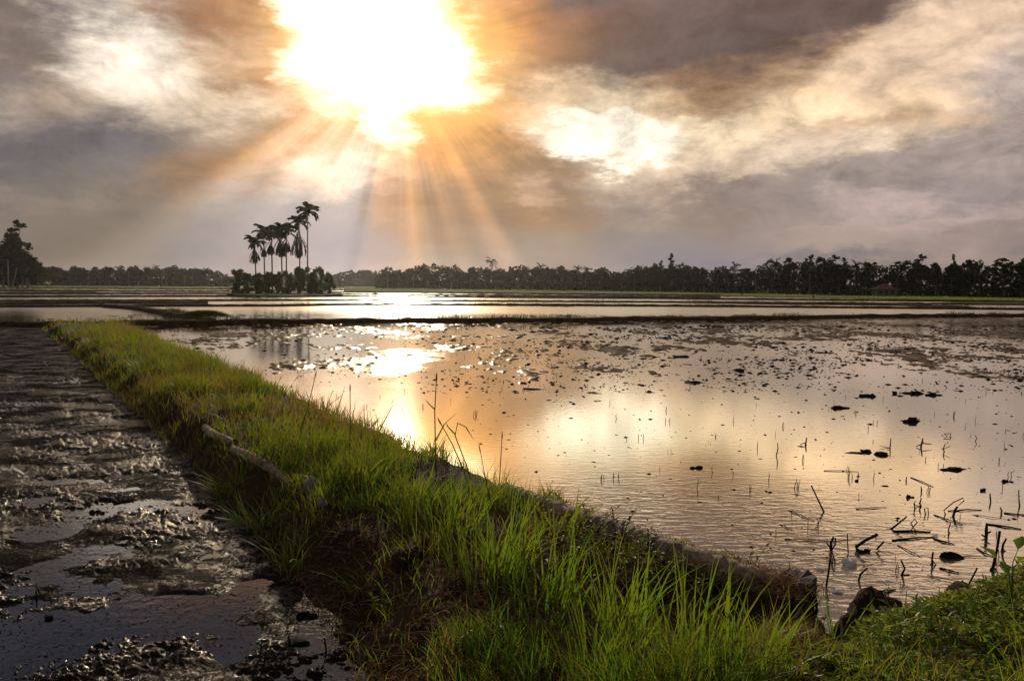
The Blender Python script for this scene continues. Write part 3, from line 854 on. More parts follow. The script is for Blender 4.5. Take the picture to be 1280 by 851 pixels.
# rice and weeds of the far fields, seen as low green stripes
mb = MB()
n = 52000
P = ground(r.uniform(-300, 1500, n), r.uniform(0, 1, n) * 0 + 0)
u = r.uniform(-300, 1500, n)
lo = np.interp(u, [-300, 430, 640, 860, 1060, 1280, 1500], [360, 364.0, 366.4, 369.0, 373.2, 377.0, 381])
hi = np.interp(u, [-300, 280, 640, 860, 1060, 1280, 1500], [356, 357.6, 362.0, 365.6, 369.2, 372.6, 376])
v_ = r.uniform(0, 1, n)
P = ground(u, hi + (lo - hi) * v_)
P[:, 2] = 0.1
g = fbm(P[:, 0] * .03, P[:, 1] * .06, 3, 77)
keep = r.random(n) < sstep(.35, .6, g) * np.where(u < 400, .35, 1)
P, g = P[keep], g[keep]; n = len(P)
blades(mb, P, r.uniform(.12, .32, n), P[:, 1] * .0007 + .02, r.uniform(0, 6.28, n), r.uniform(.2, .7, n), np.clip(r.normal(.45, .12, n), 0, 1), 2, seed=98)
tag(mb.build('field_grass', M_GRASS), 'low green rice and grass in the fields before the far wood', 'grass', kind='stuff')

# ------------------------------------------------------------------ grass tufts one can point at
def tuft(px, py, n, h, spread, lean, tint, label, seed, w=0.0075, name='grass_tuft', cat='grass tuft', group='tall grass tufts on the bank'):
    b = on_bank(px, py)
    r = np.random.default_rng(seed)
    k = 0.8 + b.y * 0.05
    a = r.uniform(0, 6.28, n); q = np.sqrt(r.random(n)) * spread
    P = np.stack([np.cos(a) * q * 1.3, np.sin(a) * q, np.full(n, -.03)], 1)
    n = int(n * .60); P = P[:n]; a = a[:n]; w *= 1.55; h *= 1.08
    mb = MB()
    ln = np.clip(r.normal(lean, .22, n), .03, 1.6)
    hh = h * r.uniform(.45, 1.12, n)
    la = a + r.normal(0, .7, n)
    blades(mb, P, hh, r.uniform(.7, 1.3, n) * w * k, la, ln, np.clip(r.normal(tint, .11, n), 0.05, 1), 5, seed=seed)
    o = mb.build(name, M_GRASS)
    o.location = b
    return tag(o, label, cat, group)
TUFTS = [
    (612, 722, 170, .50, .20, .45, .50, 'dense bright green grass tuft in mid-bank, right of the bald straw patch'),
    (556, 668, 130, .44, .20, .50, .46, 'fresh green grass tuft on the bank crest, upper neighbour of the densest tuft'),
    (676, 762, 120, .46, .17, .50, .60, 'bluish green broad-bladed tuft between the densest tuft and the dark hollow'),
    (760, 800, 120, .48, .18, .40, .50, 'tall upright yellow-green tuft in front of the leafy hollow below the log'),
    (842, 845, 150, .50, .20, .40, .48, 'bright tuft at the bottom edge, just left of the dark cut under the log'),
    (905, 862, 70, .44, .16, .60, .50, 'sparse tuft of long arching blades right beside the dark cut under the log end'),
    (508, 640, 110, .40, .20, .50, .42, 'grass tuft on the bank above the straw patch, right of the two pale stones'),
    (440, 612, 120, .38, .20, .55, .42, 'grass tuft rising just behind the two pale stones'),
    (392, 576, 120, .40, .19, .45, .50, 'dark green upright tuft to the right of the thick end of the broken palm log'),
    (330, 548, 120, .36, .22, .55, .38, 'yellow-green tuft leaning over the gap in the broken palm log'),
    (292, 622, 110, .34, .16, .85, .48, 'low tuft drooping over the mud below the broken palm log'),
    (322, 662, 100, .34, .16, .85, .48, 'drooping tuft on the mud side of the bank, below the two pale stones'),
    (372, 705, 80, .30, .16, .90, .46, 'thin straggling tuft spilling down to the mud, left of the straw patch'),
    (300, 512, 110, .34, .22, .5, .34, 'yellowish tuft on the bank behind the upper end of the broken palm log'),
    (240, 490, 110, .34, .24, .5, .32, 'olive tuft on the far half of the bank, beyond the broken palm log'),
    (190, 462, 110, .34, .26, .5, .32, 'olive tuft well down the bank, about two thirds of the way to the main dike'),
    (128, 432, 150, .40, .34, .5, .36, 'green tuft near the far end of the bank, close to the main dike'),
    (105, 420, 120, .42, .34, .5, .34, 'grass tuft crowning the very end of the bank where it meets the main dike'),
    (1040, 820, 46, .34, .09, .45, .55, 'small pale tuft growing at the water edge beside the cut log end'),
    (1016, 848, 60, .26, .10, .5, .52, 'short bright tuft at the foot of the cut log end'),
    (1180, 838, 60, .16, .13, .7, .50, 'short tuft in the leafy ground cover of the near right bank'),
    (600, 830, 60, .22, .12, .6, .40, 'short yellowish tuft low in the straw patch near the bottom edge'),
    (470, 745, 50, .26, .12, .8, .50, 'thin tuft at the left rim of the straw patch above the mud'),
    (690, 668, 70, .32, .14, .6, .34, 'seedy yellowish tuft growing over the start of the long log'),
    (745, 842, 90, .34, .15, .5, .52, 'tuft at the bottom edge between the short yellowish tuft and the bright one'),
]
for i, a in enumerate(TUFTS):
    tuft(*a, seed=200 + i)

# dark seed stalks standing along the water side of the bank: base (px, py), bends as px offsets
def stalk(px, py, bends, rad0, label, seed, blades_=(), head=True):
    b = on_bank(px, py)
    s = b.y / FPX * 1.02
    pts = [Vector((0, 0, -.04))]
    for dx, dy in bends:
        pts.append(Vector((dx * s, rnd.uniform(-.05, .05), -dy * s)))
    t = empty('reed_stalk', b, 0, label, 'reed', 'dark reed stalks along the water edge')
    mb = MB(); tube(mb, pts, [rad0 * (1 - .6 * i / len(pts)) for i in range(len(pts))], 5, .95)
    mb.build('stem', M_GRASS, t)
    if head:
        d = (pts[-1] - pts[-2]).normalized()
        mb = MB(); tube(mb, [pts[-1] - d * .03, pts[-1], pts[-1] + d * .03, pts[-1] + d * .055], [rad0 * .5, rad0 * 1.1, rad0 * .9, rad0 * .15], 5, .1)
        mb.build('seed_head', M_DRY, t)
    for k, bl in enumerate(blades_):
        q = [Vector((dx * s, rnd.uniform(-.03, .03), -dy * s)) for dx, dy in bl]
        mb = MB()
        n = len(q)
        V, Q = [], []
        for i, p_ in enumerate(q):
            hw = .007 * (1 - (i / (n - 1)) ** 2) + .0012
            V += [tuple(p_ - Vector((hw, 0, 0))), tuple(p_ + Vector((hw, hw, 0)))]
        Q = [(2 * i, 2 * i + 1, 2 * i + 3, 2 * i + 2) for i in range(n - 1)]
        mb.add(V, Q, tint=.9)
        mb.build('blade', M_GRASS, t)
ST = [
    (545, 600, [(-1, -40), (-2, -85), (0, -126)], .007, 'tallest dark reed stalk, standing alone against the pale water with a bent side blade', [[(-2, -88), (-8, -94), (-14, -101)], [(0, -50), (10, -70), (25, -84)]]),
    (593, 622, [(-14, -35), (-28, -66), (-42, -95)], .006, 'dark stalk leaning left against its kinked neighbour, right of the tallest reed', []),
    (596, 618, [(-12, -34), (-27, -75), (-24, -90)], .006, 'kinked dark stalk with a long folded blade, right of the tallest reed', [[(-27, -75), (-36, -86), (-38, -90)], [(-24, -90), (-14, -84), (-4, -68)]]),
    (623, 616, [(2, -30), (4, -70)], .006, 'straight brown stalk with a leafy scrap on top, above the start of the long log', [[(4, -58), (-6, -56)], [(4, -58), (12, -57)]]),
    (436, 578, [(1, -40), (3, -92)], .006, 'straight thin stalk with a dark tip, standing in the grass left of the tallest reed', []),
    (458, 548, [(-2, -20), (-3, -42)], .004, 'short stalk with a folded top, between the straight thin stalk and the tallest reed', [[(-3, -42), (6, -44), (14, -42)]]),
    (470, 555, [(8, -30), (20, -52)], .004, 'stalk curving right over the water just left of the tallest reed', [[(4, -16), (16, -40), (24, -54)]]),
    (412, 540, [(-5, -30), (4, -52)], .005, 'pair of crossed dark blades rising over the water edge, left of the straight thin stalk', [[(2, -6), (12, -34), (20, -58)]]),
    (372, 545, [(14, -36), (24, -76)], .006, 'long dark stalk leaning right over the water edge behind the broken palm log', []),
    (396, 530, [(14, -22), (26, -32)], .004, 'short stalk bent low to the right, beside the long leaning one', []),
    (338, 512, [(4, -20), (12, -38)], .004, 'short dark stalk leaning right at the sun glint end of the bank edge', []),
    (352, 516, [(5, -24), (20, -44)], .004, 'arched thin stalk over the water, left neighbour of the long leaning one', []),
    (263, 470, [(0, -20), (2, -45)], .005, 'upright dark stalk on the far half of the bank, below the reflections of the palms', []),
    (286, 482, [(8, -18), (16, -30)], .004, 'leaning stalk on the far half of the bank, just nearer than the upright one', []),
    (238, 458, [(4, -18), (8, -30)], .004, 'small stalk on the far half of the bank, just beyond the upright one', []),
    (668, 660, [(6, -26), (18, -46)], .004, 'thin arching stalk above the long log with a drooping tip', [[(18, -46), (26, -44), (30, -36)]]),
    (512, 574, [(-4, -30), (-8, -60)], .004, 'thin pale stalk just left of the tallest reed', []),
    (618, 640, [(-10, -36), (-18, -80)], .004, 'thin stalk leaning left beside the brown stalk with the leafy scrap', []),
]
for i, (px_, py_, bn, r0, lab, bl) in enumerate(ST):
    stalk(px_, py_, bn, r0, lab, i, bl, head=i not in (2, 5, 7))
# ------------------------------------------------------------------ logs, stump, stones
def palm_log(pts, rads, name, label, cat='log', group=None, rings=14, sides=12, seed=0, ragged=True):
    """fallen palm trunk: raised leaf-scar rings, ragged bark, a separate cut face at each end"""
    pts = [Vector(p) for p in pts]
    r = np.random.default_rng(seed)
    L = sum((b - a).length for a, b in zip(pts[:-1], pts[1:]))
    m = max(30, int(L * 130))
    # resample
    cum = [0.0]
    for a, b in zip(pts[:-1], pts[1:]): cum.append(cum[-1] + (b - a).length)
    s = np.linspace(0, L, m)
    C = np.stack([np.interp(s, cum, [p[i] for p in pts]) for i in range(3)], 1)
    R = np.interp(s, cum, rads)
    ph = (s * rings + fbm(s * 3, s * 0 + seed, 2, seed) * 3.0) % 1.0
    ridge = np.where(ph < .78, ph / .78 * .09, .09 * (1 - (ph - .78) / .22))
    base = C[0].copy()
    V = []
    for i in range(m):
        t = Vector(C[min(i + 1, m - 1)] - C[max(i - 1, 0)]).normalized()
        a = t.cross(Vector((0, 0, 1))).normalized(); b = a.cross(t)
        for k in range(sides):
            an = 2 * math.pi * k / sides
            nz = fbm(np.array([s[i] * 16.0]), np.array([k * 1.7 + seed]), 4, seed + 3)[0] - .5
            rr_ = R[i] * (0.92 + ridge[i] + nz * .30)
            V.append(Vector(C[i] - base) + (a * math.cos(an) + b * math.sin(an)) * rr_)
    t = empty(name, Vector(base), 0, label, cat, group)
    q = [(i * sides + k, i * sides + (k + 1) % sides, (i + 1) * sides + (k + 1) % sides, (i + 1) * sides + k) for i in range(m - 1) for k in range(sides)]
    mb = MB(); mb.add([tuple(v) for v in V], q)
    mb.build('bark', M_LOG, t)
    for e in (0, m - 1):
        ringv = [V[e * sides + k] for k in range(sides)]
        c = sum(ringv, Vector()) / sides
        mb = MB(); mb.add([tuple(c + (v - c) * .96) for v in ringv] + [tuple(c)], tris=[(k, (k + 1) % sides, sides) for k in range(sides)])
        mb.build('cut_end', M_LOGEND, t, smooth=False)
    return t
M_LOGEND = solid_mat('cut_palm_wood', (0.022, 0.014, 0.010, 1), (0.055, 0.036, 0.026, 1), 30.0, 0.85, 0.6)
def lift(px, py, dz):
    p = on_bank(px, py); p.z += dz
    return p
def edge_pt(px, py, z):
    return G(px, py, z)
palm_log([edge_pt(632, 612, .38), edge_pt(690, 636, .39), edge_pt(735, 653, .39), edge_pt(800, 677, .38), edge_pt(870, 702, .36), edge_pt(930, 722, .33), edge_pt(988, 741, .29)],
         [.06, .07, .078, .08, .082, .082, .08], 'palm_log', 'long weathered palm log half buried along the water edge of the bank', rings=10, seed=3)
palm_log([lift(239, 530, .02), lift(250, 532, .035), lift(265, 545, .025), lift(293, 556, .02)], [.050, .055, .050, .042], 'palm_log',
         'short upper half of the broken palm log, with a bent thick end', rings=7, seed=5)
palm_log([lift(291, 564, .02), lift(315, 576, .03), lift(340, 590, .025), lift(364, 606, .015)], [.042, .054, .050, .022], 'palm_log',
         'ribbed lower half of the broken palm log, tapering towards the pale stones', rings=15, seed=8)
palm_log([lift(204, 500, .05), lift(216, 516, .03)], [.06, .05], 'palm_log', 'small pale log stub poking out of the grass beyond the broken palm log', rings=8, seed=9)

def stump(px, py, w, dpt, hgt, label, name='post_stump', cat='stump', tilt=(0, 0), mat=None, seed=1, rz=0.2):
    b = G(px, py)
    r = np.random.default_rng(seed)
    na, nz = 18, 10
    V = []
    for j in range(nz + 1):
        z = -.1 + (hgt + .1) * j / nz
        for i in range(na):
            a = 2 * math.pi * i / na
            sx = math.copysign(abs(math.cos(a)) ** .8, math.cos(a)); sy = math.copysign(abs(math.sin(a)) ** .8, math.sin(a))
            k = 1 + (r.random() - .5) * .07
            V.append((sx * w / 2 * k + tilt[0] * z, sy * dpt / 2 * k + tilt[1] * z, z + (0 if j < nz else (r.random() - .5) * .028 + sx * .012)))
    t = empty(name, b, rz, label, cat)
    q = [(j * na + i, j * na + (i + 1) % na, (j + 1) * na + (i + 1) % na, (j + 1) * na + i) for j in range(nz) for i in range(na)]
    mb = MB(); mb.add(V, q); mb.build('bark', mat or M_STUMP, t)
    top = V[nz * na:]
    c = np.mean(top, 0)
    mb = MB(); mb.add([tuple(c + (np.array(v) - c) * .97) for v in top] + [tuple(c + np.array([0, 0, -.01]))], tris=[(k, (k + 1) % na, na) for k in range(na)])
    mb.build('cut_top', M_LOGEND, t, smooth=False)
    return t
M_STUMP = solid_mat('stump_wood', (0.035, 0.022, 0.016, 1), (0.09, 0.058, 0.042, 1), 14.0, 0.85, 0.7)
stump(994, 806, .16, .19, .385, 'dark squared post stump standing in the water at the near end of the long log', tilt=(.06, .04))
for st_ in [o_ for o_ in COL.objects if o_.name == 'post_stump']:
    for j in range(9):
        q_ = random.Random(j)
        a_ = q_.uniform(0, 6.28); c_, s_ = math.cos(a_) * .095, math.sin(a_) * .11
        mb = MB(); tube(mb, [(c_ * .8, s_ * .8, q_.uniform(.28, .38)), (c_ * 1.15, s_ * 1.15, .24), (c_ * 1.2 + q_.uniform(-.03, .03), s_ * 1.2, .12), (c_ * 1.3 + q_.uniform(-.05, .05), s_ * 1.25, -.02)], [.006, .007, .005, .002], 5)
        mb.build('root', M_TWIG, st_)

def lump_thing(px, py, size, name, label, cat, mat, seed, sub=3, rough=.3, sink=.25, group=None, on=True):
    b = on_bank(px, py) if on else G(px, py)
    mb = MB(); blob(mb, (0, 0, size[2] * (1 - sink)), *size, seed=seed, sub=sub, rough=rough)
    o = mb.build(name, mat); o.location = b
    o.rotation_euler = (0, 0, random.Random(seed).uniform(0, 6))
    return tag(o, label, cat, group)
lump_thing(389, 618, (.06, .05, .085), 'stone', 'larger pale grey stone beside the tip of the broken palm log', 'stone', M_STONE, 3, 4, .22)
lump_thing(402, 634, (.04, .036, .045), 'stone', 'smaller oval pale stone just in front of the larger one', 'stone', M_STONE, 4, 4, .14)
lump_thing(508, 704, (.13, .10, .07), 'earth_mound', 'bald greyish mound of straw and earth left of the densest grass tuft', 'earth mound', M_SOIL, 6, 4, .2, .5)
lump_thing(1092, 800, (.16, .12, .16), 'earth_lump', 'big dark earth lump in the water between the post stump and right bank', 'earth lump', M_SOIL, 7, 5, .25, .35, None, False)
lump_thing(1206, 764, (.16, .12, .09), 'earth_lump', 'dark crumbling earth lump at the twiggy rim of the right bank', 'earth lump', M_SOIL, 8, 5, .3, .4, None, False)
lump_thing(1062, 812, (.10, .09, .12), 'earth_lump', 'small dark earth lump behind the pale upright peg', 'earth lump', M_SOIL, 12, 4, .3, .4)

lump_thing(1012, 812, (.09, .08, .10), 'earth_lump', 'slumped wet earth lump at the water side foot of the post stump', 'earth lump', M_SOIL, 14, 5, .3, .4, None, False)
lump_thing(966, 812, (.13, .10, .16), 'earth_lump', 'crumbling earth lump under the log end, left of the post stump', 'earth lump', M_SOIL, 15, 5, .3, .3)
# ------------------------------------------------------------------ sticks and stalks in the big paddy
def stick(px, py, bends, rad0, name, label, cat, group=None, seed=0, z0=0.0, sides=5, mat=None, side_bits=()):
    b = G(px, py, z0)
    s = math.hypot(b.y, CAM_H) / FPX
    r = random.Random(seed)
    yl = r.uniform(-.3, .3)
    def P(dx, dy):
        return Vector((dx * s, yl * abs(dy) * s, -dy * s))
    pts = [Vector((-bends[0][0] * s * .15, 0, -.05))] + [Vector((0, 0, 0))] + [P(*q) for q in bends]
    mb = MB()
    tube(mb, pts, [rad0 * (1.05 - .45 * i / len(pts)) * r.uniform(.85, 1.2) for i in range(len(pts))], sides)
    for bit in side_bits:
        q = [P(*c) for c in bit]
        tube(mb, q, [rad0 * .6 * (1 - .5 * i / len(q)) for i in range(len(q))], 4)
    o = mb.build(name, mat or M_TWIG)
    o.location = b
    return tag(o, label, cat, group)
def flat_stick(px, py, px2, py2, rad0, name, label, cat, group=None, seed=0, z=.004, mid=(0, 0)):
    a, c = G(px, py, z), G(px2, py2, z)
    m = G((px + px2) / 2 + mid[0], (py + py2) / 2 + mid[1], z + .004)
    mb = MB(); tube(mb, [Vector((0, 0, 0)), m - a, c - a], [rad0 * .7, rad0 * .65, rad0 * .35], 5)
    o = mb.build(name, M_TWIG); o.location = a
    return tag(o, label, cat, group)
z5 = lambda x, y: (960 + x * .2585, 540 + y * .2585)
ZS = .2585
UP = [  # contact, bends, radius, label (positions read off the photograph)
    (270, 385, [(-28, -62), (-54, -120)], .009, 'long straight dark stick leaning left out of the water, tallest of the drowned sticks', []),
    (306, 572, [(-6, -40), (2, -70)], .012, 'stubby clump of dark splinters standing close to the forked snag', [[(0, 0), (14, -30), (12, -66)], [(0, 0), (-16, -26), (-28, -40)]]),
    (388, 580, [(0, -40), (2, -80)], .006, 'slim upright stalk between the splinter clump and the thick snag', []),
    (282, 745, [(4, -70), (4, -136)], .008, 'tall upright stake in the shaded water nearest the post stump', []),
    (435, 570, [(-10, -16), (30, -50), (84, -80)], .017, 'thick black snag angled to the right like an arrowhead', [[(0, 0), (24, 32), (48, 66)]]),
    (540, 575, [(-14, -8), (20, -46)], .009, 'small bent snag immediately right of the thick black one', []),
    (596, 468, [(30, -22), (76, -58)], .010, 'slanting stick rising right from a raft of floating straw', [[(0, 0), (-30, 2)]]),
    (646, 690, [(12, -32), (-8, -70)], .009, 'zigzag snag in open dark water in front of the muddy clod', [[(0, 0), (36, -2)]]),
    (438, 715, [(6, -30), (34, -62)], .009, 'hooked snag between the upright stake and the zigzag snag', [[(0, 0), (8, 26)]]),
    (1056, 510, [(-2, -35), (-2, -70)], .014, 'thick upright stub with a ragged side, left of the leaning stake by the right bank', [[(0, 0), (-22, -14)], [(0, -20), (20, -30)]]),
    (1085, 665, [(18, -90), (30, -182)], .012, 'tall stake leaning right over its muddy foot near the right bank', []),
    (1132, 575, [(2, -30), (16, -62)], .010, 'short forked stub just right of the leaning stake', [[(0, -10), (24, 6), (40, 20)]]),
    (935, 800, [(30, -60), (66, -142)], .009, 'thin twig leaning right at the rim of the right bank, leftmost of its twigs', []),
    (984, 800, [(-30, -40), (-54, -86)], .009, 'twig leaning left that crosses its neighbour at the rim of the right bank', []),
    (1022, 792, [(8, -50), (18, -96)], .008, 'twig standing nearly upright at the rim of the right bank', []),
    (1068, 770, [(20, -30), (46, -70)], .008, 'twig leaning right over the dark crumbling earth lump', []),
    (795, 640, [(-4, -30), (-2, -62)], .009, 'crooked dark stub with a side arm, left of the muddy clod', [[(0, -20), (20, 6)], [(0, -6), (-30, 16)]]),
    (858, 398, [(-8, -20), (34, -58), (80, -80), (86, -68), (60, -44)], .0055, 'looped springy twig arching to the right above the water', []),
    (896, 405, [(2, -28), (14, -48)], .013, 'ragged dark snag under the looped springy twig', [[(4, -20), (26, -30), (60, -34), (130, -30)]]),
    (740, 360, [(-6, -16), (2, -40)], .009, 'small ragged snag with a trailing wisp, left of the looped twig', [[(0, 0), (-28, -6)]]),
    (762, 398, [(-4, -26), (14, -30), (14, 2)], .006, 'bent stalk shaped like a small gateway', []),
    (702, 458, [(-14, -20), (2, -40), (16, -24), (2, -4)], .006, 'dark withered stem curled into a ring', []),
    (1077, 340, [(0, -20), (1, -42)], .008, 'short upright peg in open water below a round dark clod', []),
    (1217, 358, [(0, -36), (4, -74)], .007, 'upright stalk near the photo edge, farther out than the leaning stake', []),
    (1128, 392, [(2, -12), (-4, -28)], .008, 'stub end of a long floating stick by the photo edge', []),
    (668, 236, [(0, -10), (1, -20)], .007, 'tiny peg at the tip of a slanting floating straw', []),
    (741, 290, [(2, -10), (-1, -26)], .008, 'short stub between the round clod and the slanting straw', []),
    (875, 490, [(-2, -20), (8, -50)], .007, 'small kinked stalk standing behind a flat piece of straw', [[(0, 0), (24, 4)]]),
    (740, 72, [(0, -20), (2, -44)], .012, 'dark crossed snag out in the pale water above the long double clod', [[(-2, -20), (50, -14)], [(0, -14), (-24, -4)]]),
    (590, 76, [(2, -24), (3, -46)], .008, 'upright stalk with a short floating arm, left of the crossed snag', [[(0, 0), (-50, -8)]]),
    (180, 62, [(4, -18), (6, -36)], .010, 'crooked three-armed snag left of the long double clod', [[(0, -12), (-24, -2)], [(2, -16), (8, 10)]]),
    (40, 112, [(4, -34), (-2, -64)], .007, 'thin bowed stalk in the middle of the pale water', []),
    (866, 20, [(-18, -12), (16, -14), (12, 4)], .007, 'coiled bit of stem out in the pale water', []),
    (1002, 44, [(8, -14), (-2, -30)], .006, 'small angle-shaped stem far out near the right edge', []),
    (852, 96, [(-4, -20), (4, -40)], .007, 'thin forked stalk under the coiled bit of stem', [[(0, -16), (30, -30)]]),
]
for i, (x, y, bn, r0, lab, bits) in enumerate(UP):
    q = z5(x, y)
    stick(*q, [(a * ZS, b * ZS) for a, b in bn], r0, 'drowned_stick', lab, 'stick', 'sticks standing in the flooded paddy', seed=i,
          side_bits=[[(a * ZS, b * ZS) for a, b in bt] for bt in bits])
FL = [
    (100, 376, 228, 430, .006, 'straight floating stick pointing at the long leaning stick from its left'),
    (425, 371, 572, 362, .006, 'level floating straw right of the long leaning stick'),
    (80, 516, 420, 517, .005, 'very long thin straw floating level behind the splinter clump'),
    (690, 218, 800, 264, .008, 'slanting floating straw far out, right of a pair of small clods'),
    (802, 398, 942, 446, .007, 'slanting floating straw under the looped springy twig'),
    (270, 186, 438, 191, .006, 'level floating straw under the long double clod'),
    (800, 512, 902, 542, .010, 'thick floating stem pointing at the muddy clod'),
    (605, 478, 785, 482, .012, 'thick level stem at the back of the raft of straw'),
    (600, 522, 800, 506, .010, 'thick stem at the front of the raft of straw'),
    (1140, 390, 1240, 398, .010, 'floating stick with a stub end by the photo edge'),
    (1062, 444, 1225, 468, .011, 'long floating branch nearest the photo edge'),
    (626, 545, 745, 604, .006, 'thin slanting straw in front of the raft of straw'),
    (60, 445, 118, 470, .006, 'short slanting straw left of the long leaning stick'),
    (945, 600, 1062, 602, .005, 'thin level straw between the muddy clod and the leaning stake'),
    (530, 770, 618, 760, .010, 'pale-edged floating bark strip in the shaded water'),
    (870, 380, 1030, 376, .006, 'level wisp trailing right from the ragged snag'),
    (1010, 560, 1090, 600, .009, 'slanting stem between the thick upright stub and the leaning stake'),
    (990, 398, 1150, 420, .004, 'very thin straw under the floating branch'),
    (770, 690, 960, 730, .004, 'thin curved straw in front of the muddy clod'),
    (830, 655, 925, 680, .009, 'ragged stem lying just in front of the muddy clod'),
]
for i, (a, b, c, d, r0, lab) in enumerate(FL):
    flat_stick(*z5(a, b), *z5(c, d), r0, 'floating_straw', lab, 'straw', 'straws floating on the flooded paddy', i, mid=(rnd.uniform(-1, 1), rnd.uniform(-1, 1)))
tip = flat_stick(655, 485.6, 677, 486.4, .022, 'floating_straw', 'short black board-like stem far out between the sun glint and the mud streaks', 'straw', 'straws floating on the flooded paddy')
stick(1054, 822, [(0, -20), (-1, -42)], .010, 'wooden_peg', 'pale upright peg at the water edge in front of the big dark earth lump', 'peg', seed=77, z0=.1, mat=M_STONE)

# stubble of the last crop: thin stalks, many alike
r = np.random.default_rng(44)
count = 0
pool = []
for k in range(10):
    rr2 = random.Random(k)
    mb = MB()
    for j in range(rr2.choice([1, 1, 2, 2, 3])):
        a = rr2.uniform(-.5, .5); hgt = rr2.uniform(.03, .09)
        x0 = rr2.uniform(-.03, .03)
        pts = [(x0, 0, -.03), (x0 + a * hgt * .4, rr2.uniform(-.02, .02), hgt * .6), (x0 + a * hgt * rr2.uniform(.2, 1.6), rr2.uniform(-.02, .02), hgt)]
        tube(mb, pts, [.0036, .003, .0015], 4)
    pool.append(mb.mesh('stubble_stalk', M_TWIG))
WHERE = ['far out between the sun glint and the photo edge', 'in the open middle of the big paddy', 'among the drowned sticks near the right bank', 'around the sun glint off the far bank', 'in the shaded water beyond the post stump']
areas = [((560, 1290), (425, 500), 60), ((720, 1290), (500, 600), 40), ((860, 1290), (590, 720), 28), ((380, 620), (428, 520), 30), ((1040, 1250), (690, 760), 14)]
for ai, (xr, yr, cnt) in enumerate(areas):
    for _ in range(cnt):
        px_ = xr[0] + (xr[1] - xr[0]) * r.random() ** .8; py_ = r.uniform(*yr)
        p_ = G(px_, py_)
        if poly_dist(np.array([[p_.x, p_.y, 0]]), BANK)[0] > -.15:
            continue
        o = link('stubble_stalk', pool[int(r.integers(10))]); o.location = p_
        o.rotation_euler = (0, 0, r.uniform(-.8, .8)); sc = r.uniform(.5, 1.3) * (1 + p_.y / 60); o.scale = (sc, sc, sc)
        tag(o, 'thin dark stubble stalk standing ' + WHERE[ai], 'stubble', 'stubble stalks standing in the flooded paddy')

# mud clods and rafts of rotten straw
def clod_mesh(seed):
    r_ = random.Random(seed)
    mb = MB()
    for j in range(r_.choice([1, 2, 3, 4])):
        blob(mb, (r_.uniform(-.8, .8), r_.uniform(-.4, .4), .05), r_.uniform(.35, .7), r_.uniform(.3, .6), r_.uniform(.15, .4), seed * 7 + j, 1, .45)
    return mb.mesh('mud_clod', M_CLOD, smooth=False)
clods = [clod_mesh(i) for i in range(14)]
BIG = [
    (*z5(868, 181), .16, .07, 'wide flat mud clod alone in the open water right of the long double clod'),
    (*z5(470, 97), .15, .08, 'left lump of the long double clod'),
    (*z5(595, 107), .20, .08, 'right lump of the long double clod'),
    (*z5(866, 600), .115, .11, 'largest muddy clod among the sticks, half sunk and ragged on top'),
    (*z5(565, 261), .045, .04, 'small oval clod right of the floating straw under the double clod'),
    (*z5(1042, 284), .03, .06, 'round dark clod standing proud of the water above the short peg'),
    (*z5(428, 236), .05, .05, 'small clod with a trailing scrap in the middle distance'),
    (*z5(684, 316), .04, .06, 'egg-shaped clod beside two tiny pegs'),
    (868, 585, .10, .08, 'dark ragged clod left of centre of the big paddy, beside a bent twig'),
    (1050, 510, .17, .09, 'broad clod out in the middle of the big paddy'),
    (1120, 492, .17, .12, 'left one of two neighbouring clods far out to the right'),
    (1140, 492, .16, .12, 'right one of two neighbouring clods far out to the right'),
    (1171, 494, .17, .10, 'clod with a side wisp right of the two neighbouring clods'),
    (1085, 495.5, .15, .12, 'square clod left of the two neighbouring clods'),
    (1135, 527, .16, .16, 'heap-shaped clod to the right in the middle of the paddy'),
    (850, 446, .55, .10, 'very long dark streak of rotten straw far out in the big paddy'),
    (935, 463, .32, .10, 'brown raft of rotten straw right of the very long dark streak'),
    (866, 478, .2, .10, 'raft of straw below the very long dark streak'),
    (1070, 566, .16, .05, 'mud saddle joining the two lumps of the double clod'),
    (1082, 690, .05, .05, 'muddy foot left of the thick black snag'),
    (1241, 712, .07, .06, 'muddy foot of the tall leaning stake'),
    (1258, 602, .06, .05, 'small clod close to the upright stalk near the photo edge'),
]
for i, (px_, py_, w_, h_, lab) in enumerate(BIG):
    o = link('mud_clod', clods[i % 14]); o.location = G(px_, py_)
    o.scale = (w_, w_ * .55, h_); o.rotation_euler = (0, 0, rnd.uniform(-.2, .2))
    tag(o, lab, 'clod', 'mud clods in the flooded paddy')
for k in range(278):
    u = r.random()
    py_ = 408 + 190 * r.random() ** 1.6 if u < .85 else r.uniform(560, 720)
    px_ = 1290 - 900 * r.random() ** (1.5 if py_ < 480 else 1.9)
    p_ = G(px_, py_)
    if poly_dist(np.array([[p_.x, p_.y, 0]]), BANK)[0] > -.25:
        continue
    sc = r.choice([2.0, 3.0, 4.0, 6.0, 9.0], p=[.50, .3, .14, .05, .01]) * math.hypot(p_.y, CAM_H) / FPX * .55
    o = link('mud_clod', clods[int(r.integers(14))]); o.location = p_
    o.scale = (sc * r.uniform(.8, 1.8), sc * r.uniform(.8, 1.6), sc * r.uniform(.3, .9)); o.rotation_euler = (0, 0, r.uniform(0, 6.3))
    tag(o, 'small dark mud clod ' + ('far out, close to the main dike' if py_ < 432 else 'far out' if py_ < 470 else 'in the open middle of the big paddy' if py_ < 560 else 'in the near water by the drowned sticks') + (' on the right' if px_ > 900 and py_ < 560 else ''), 'clod', 'mud clods in the flooded paddy')
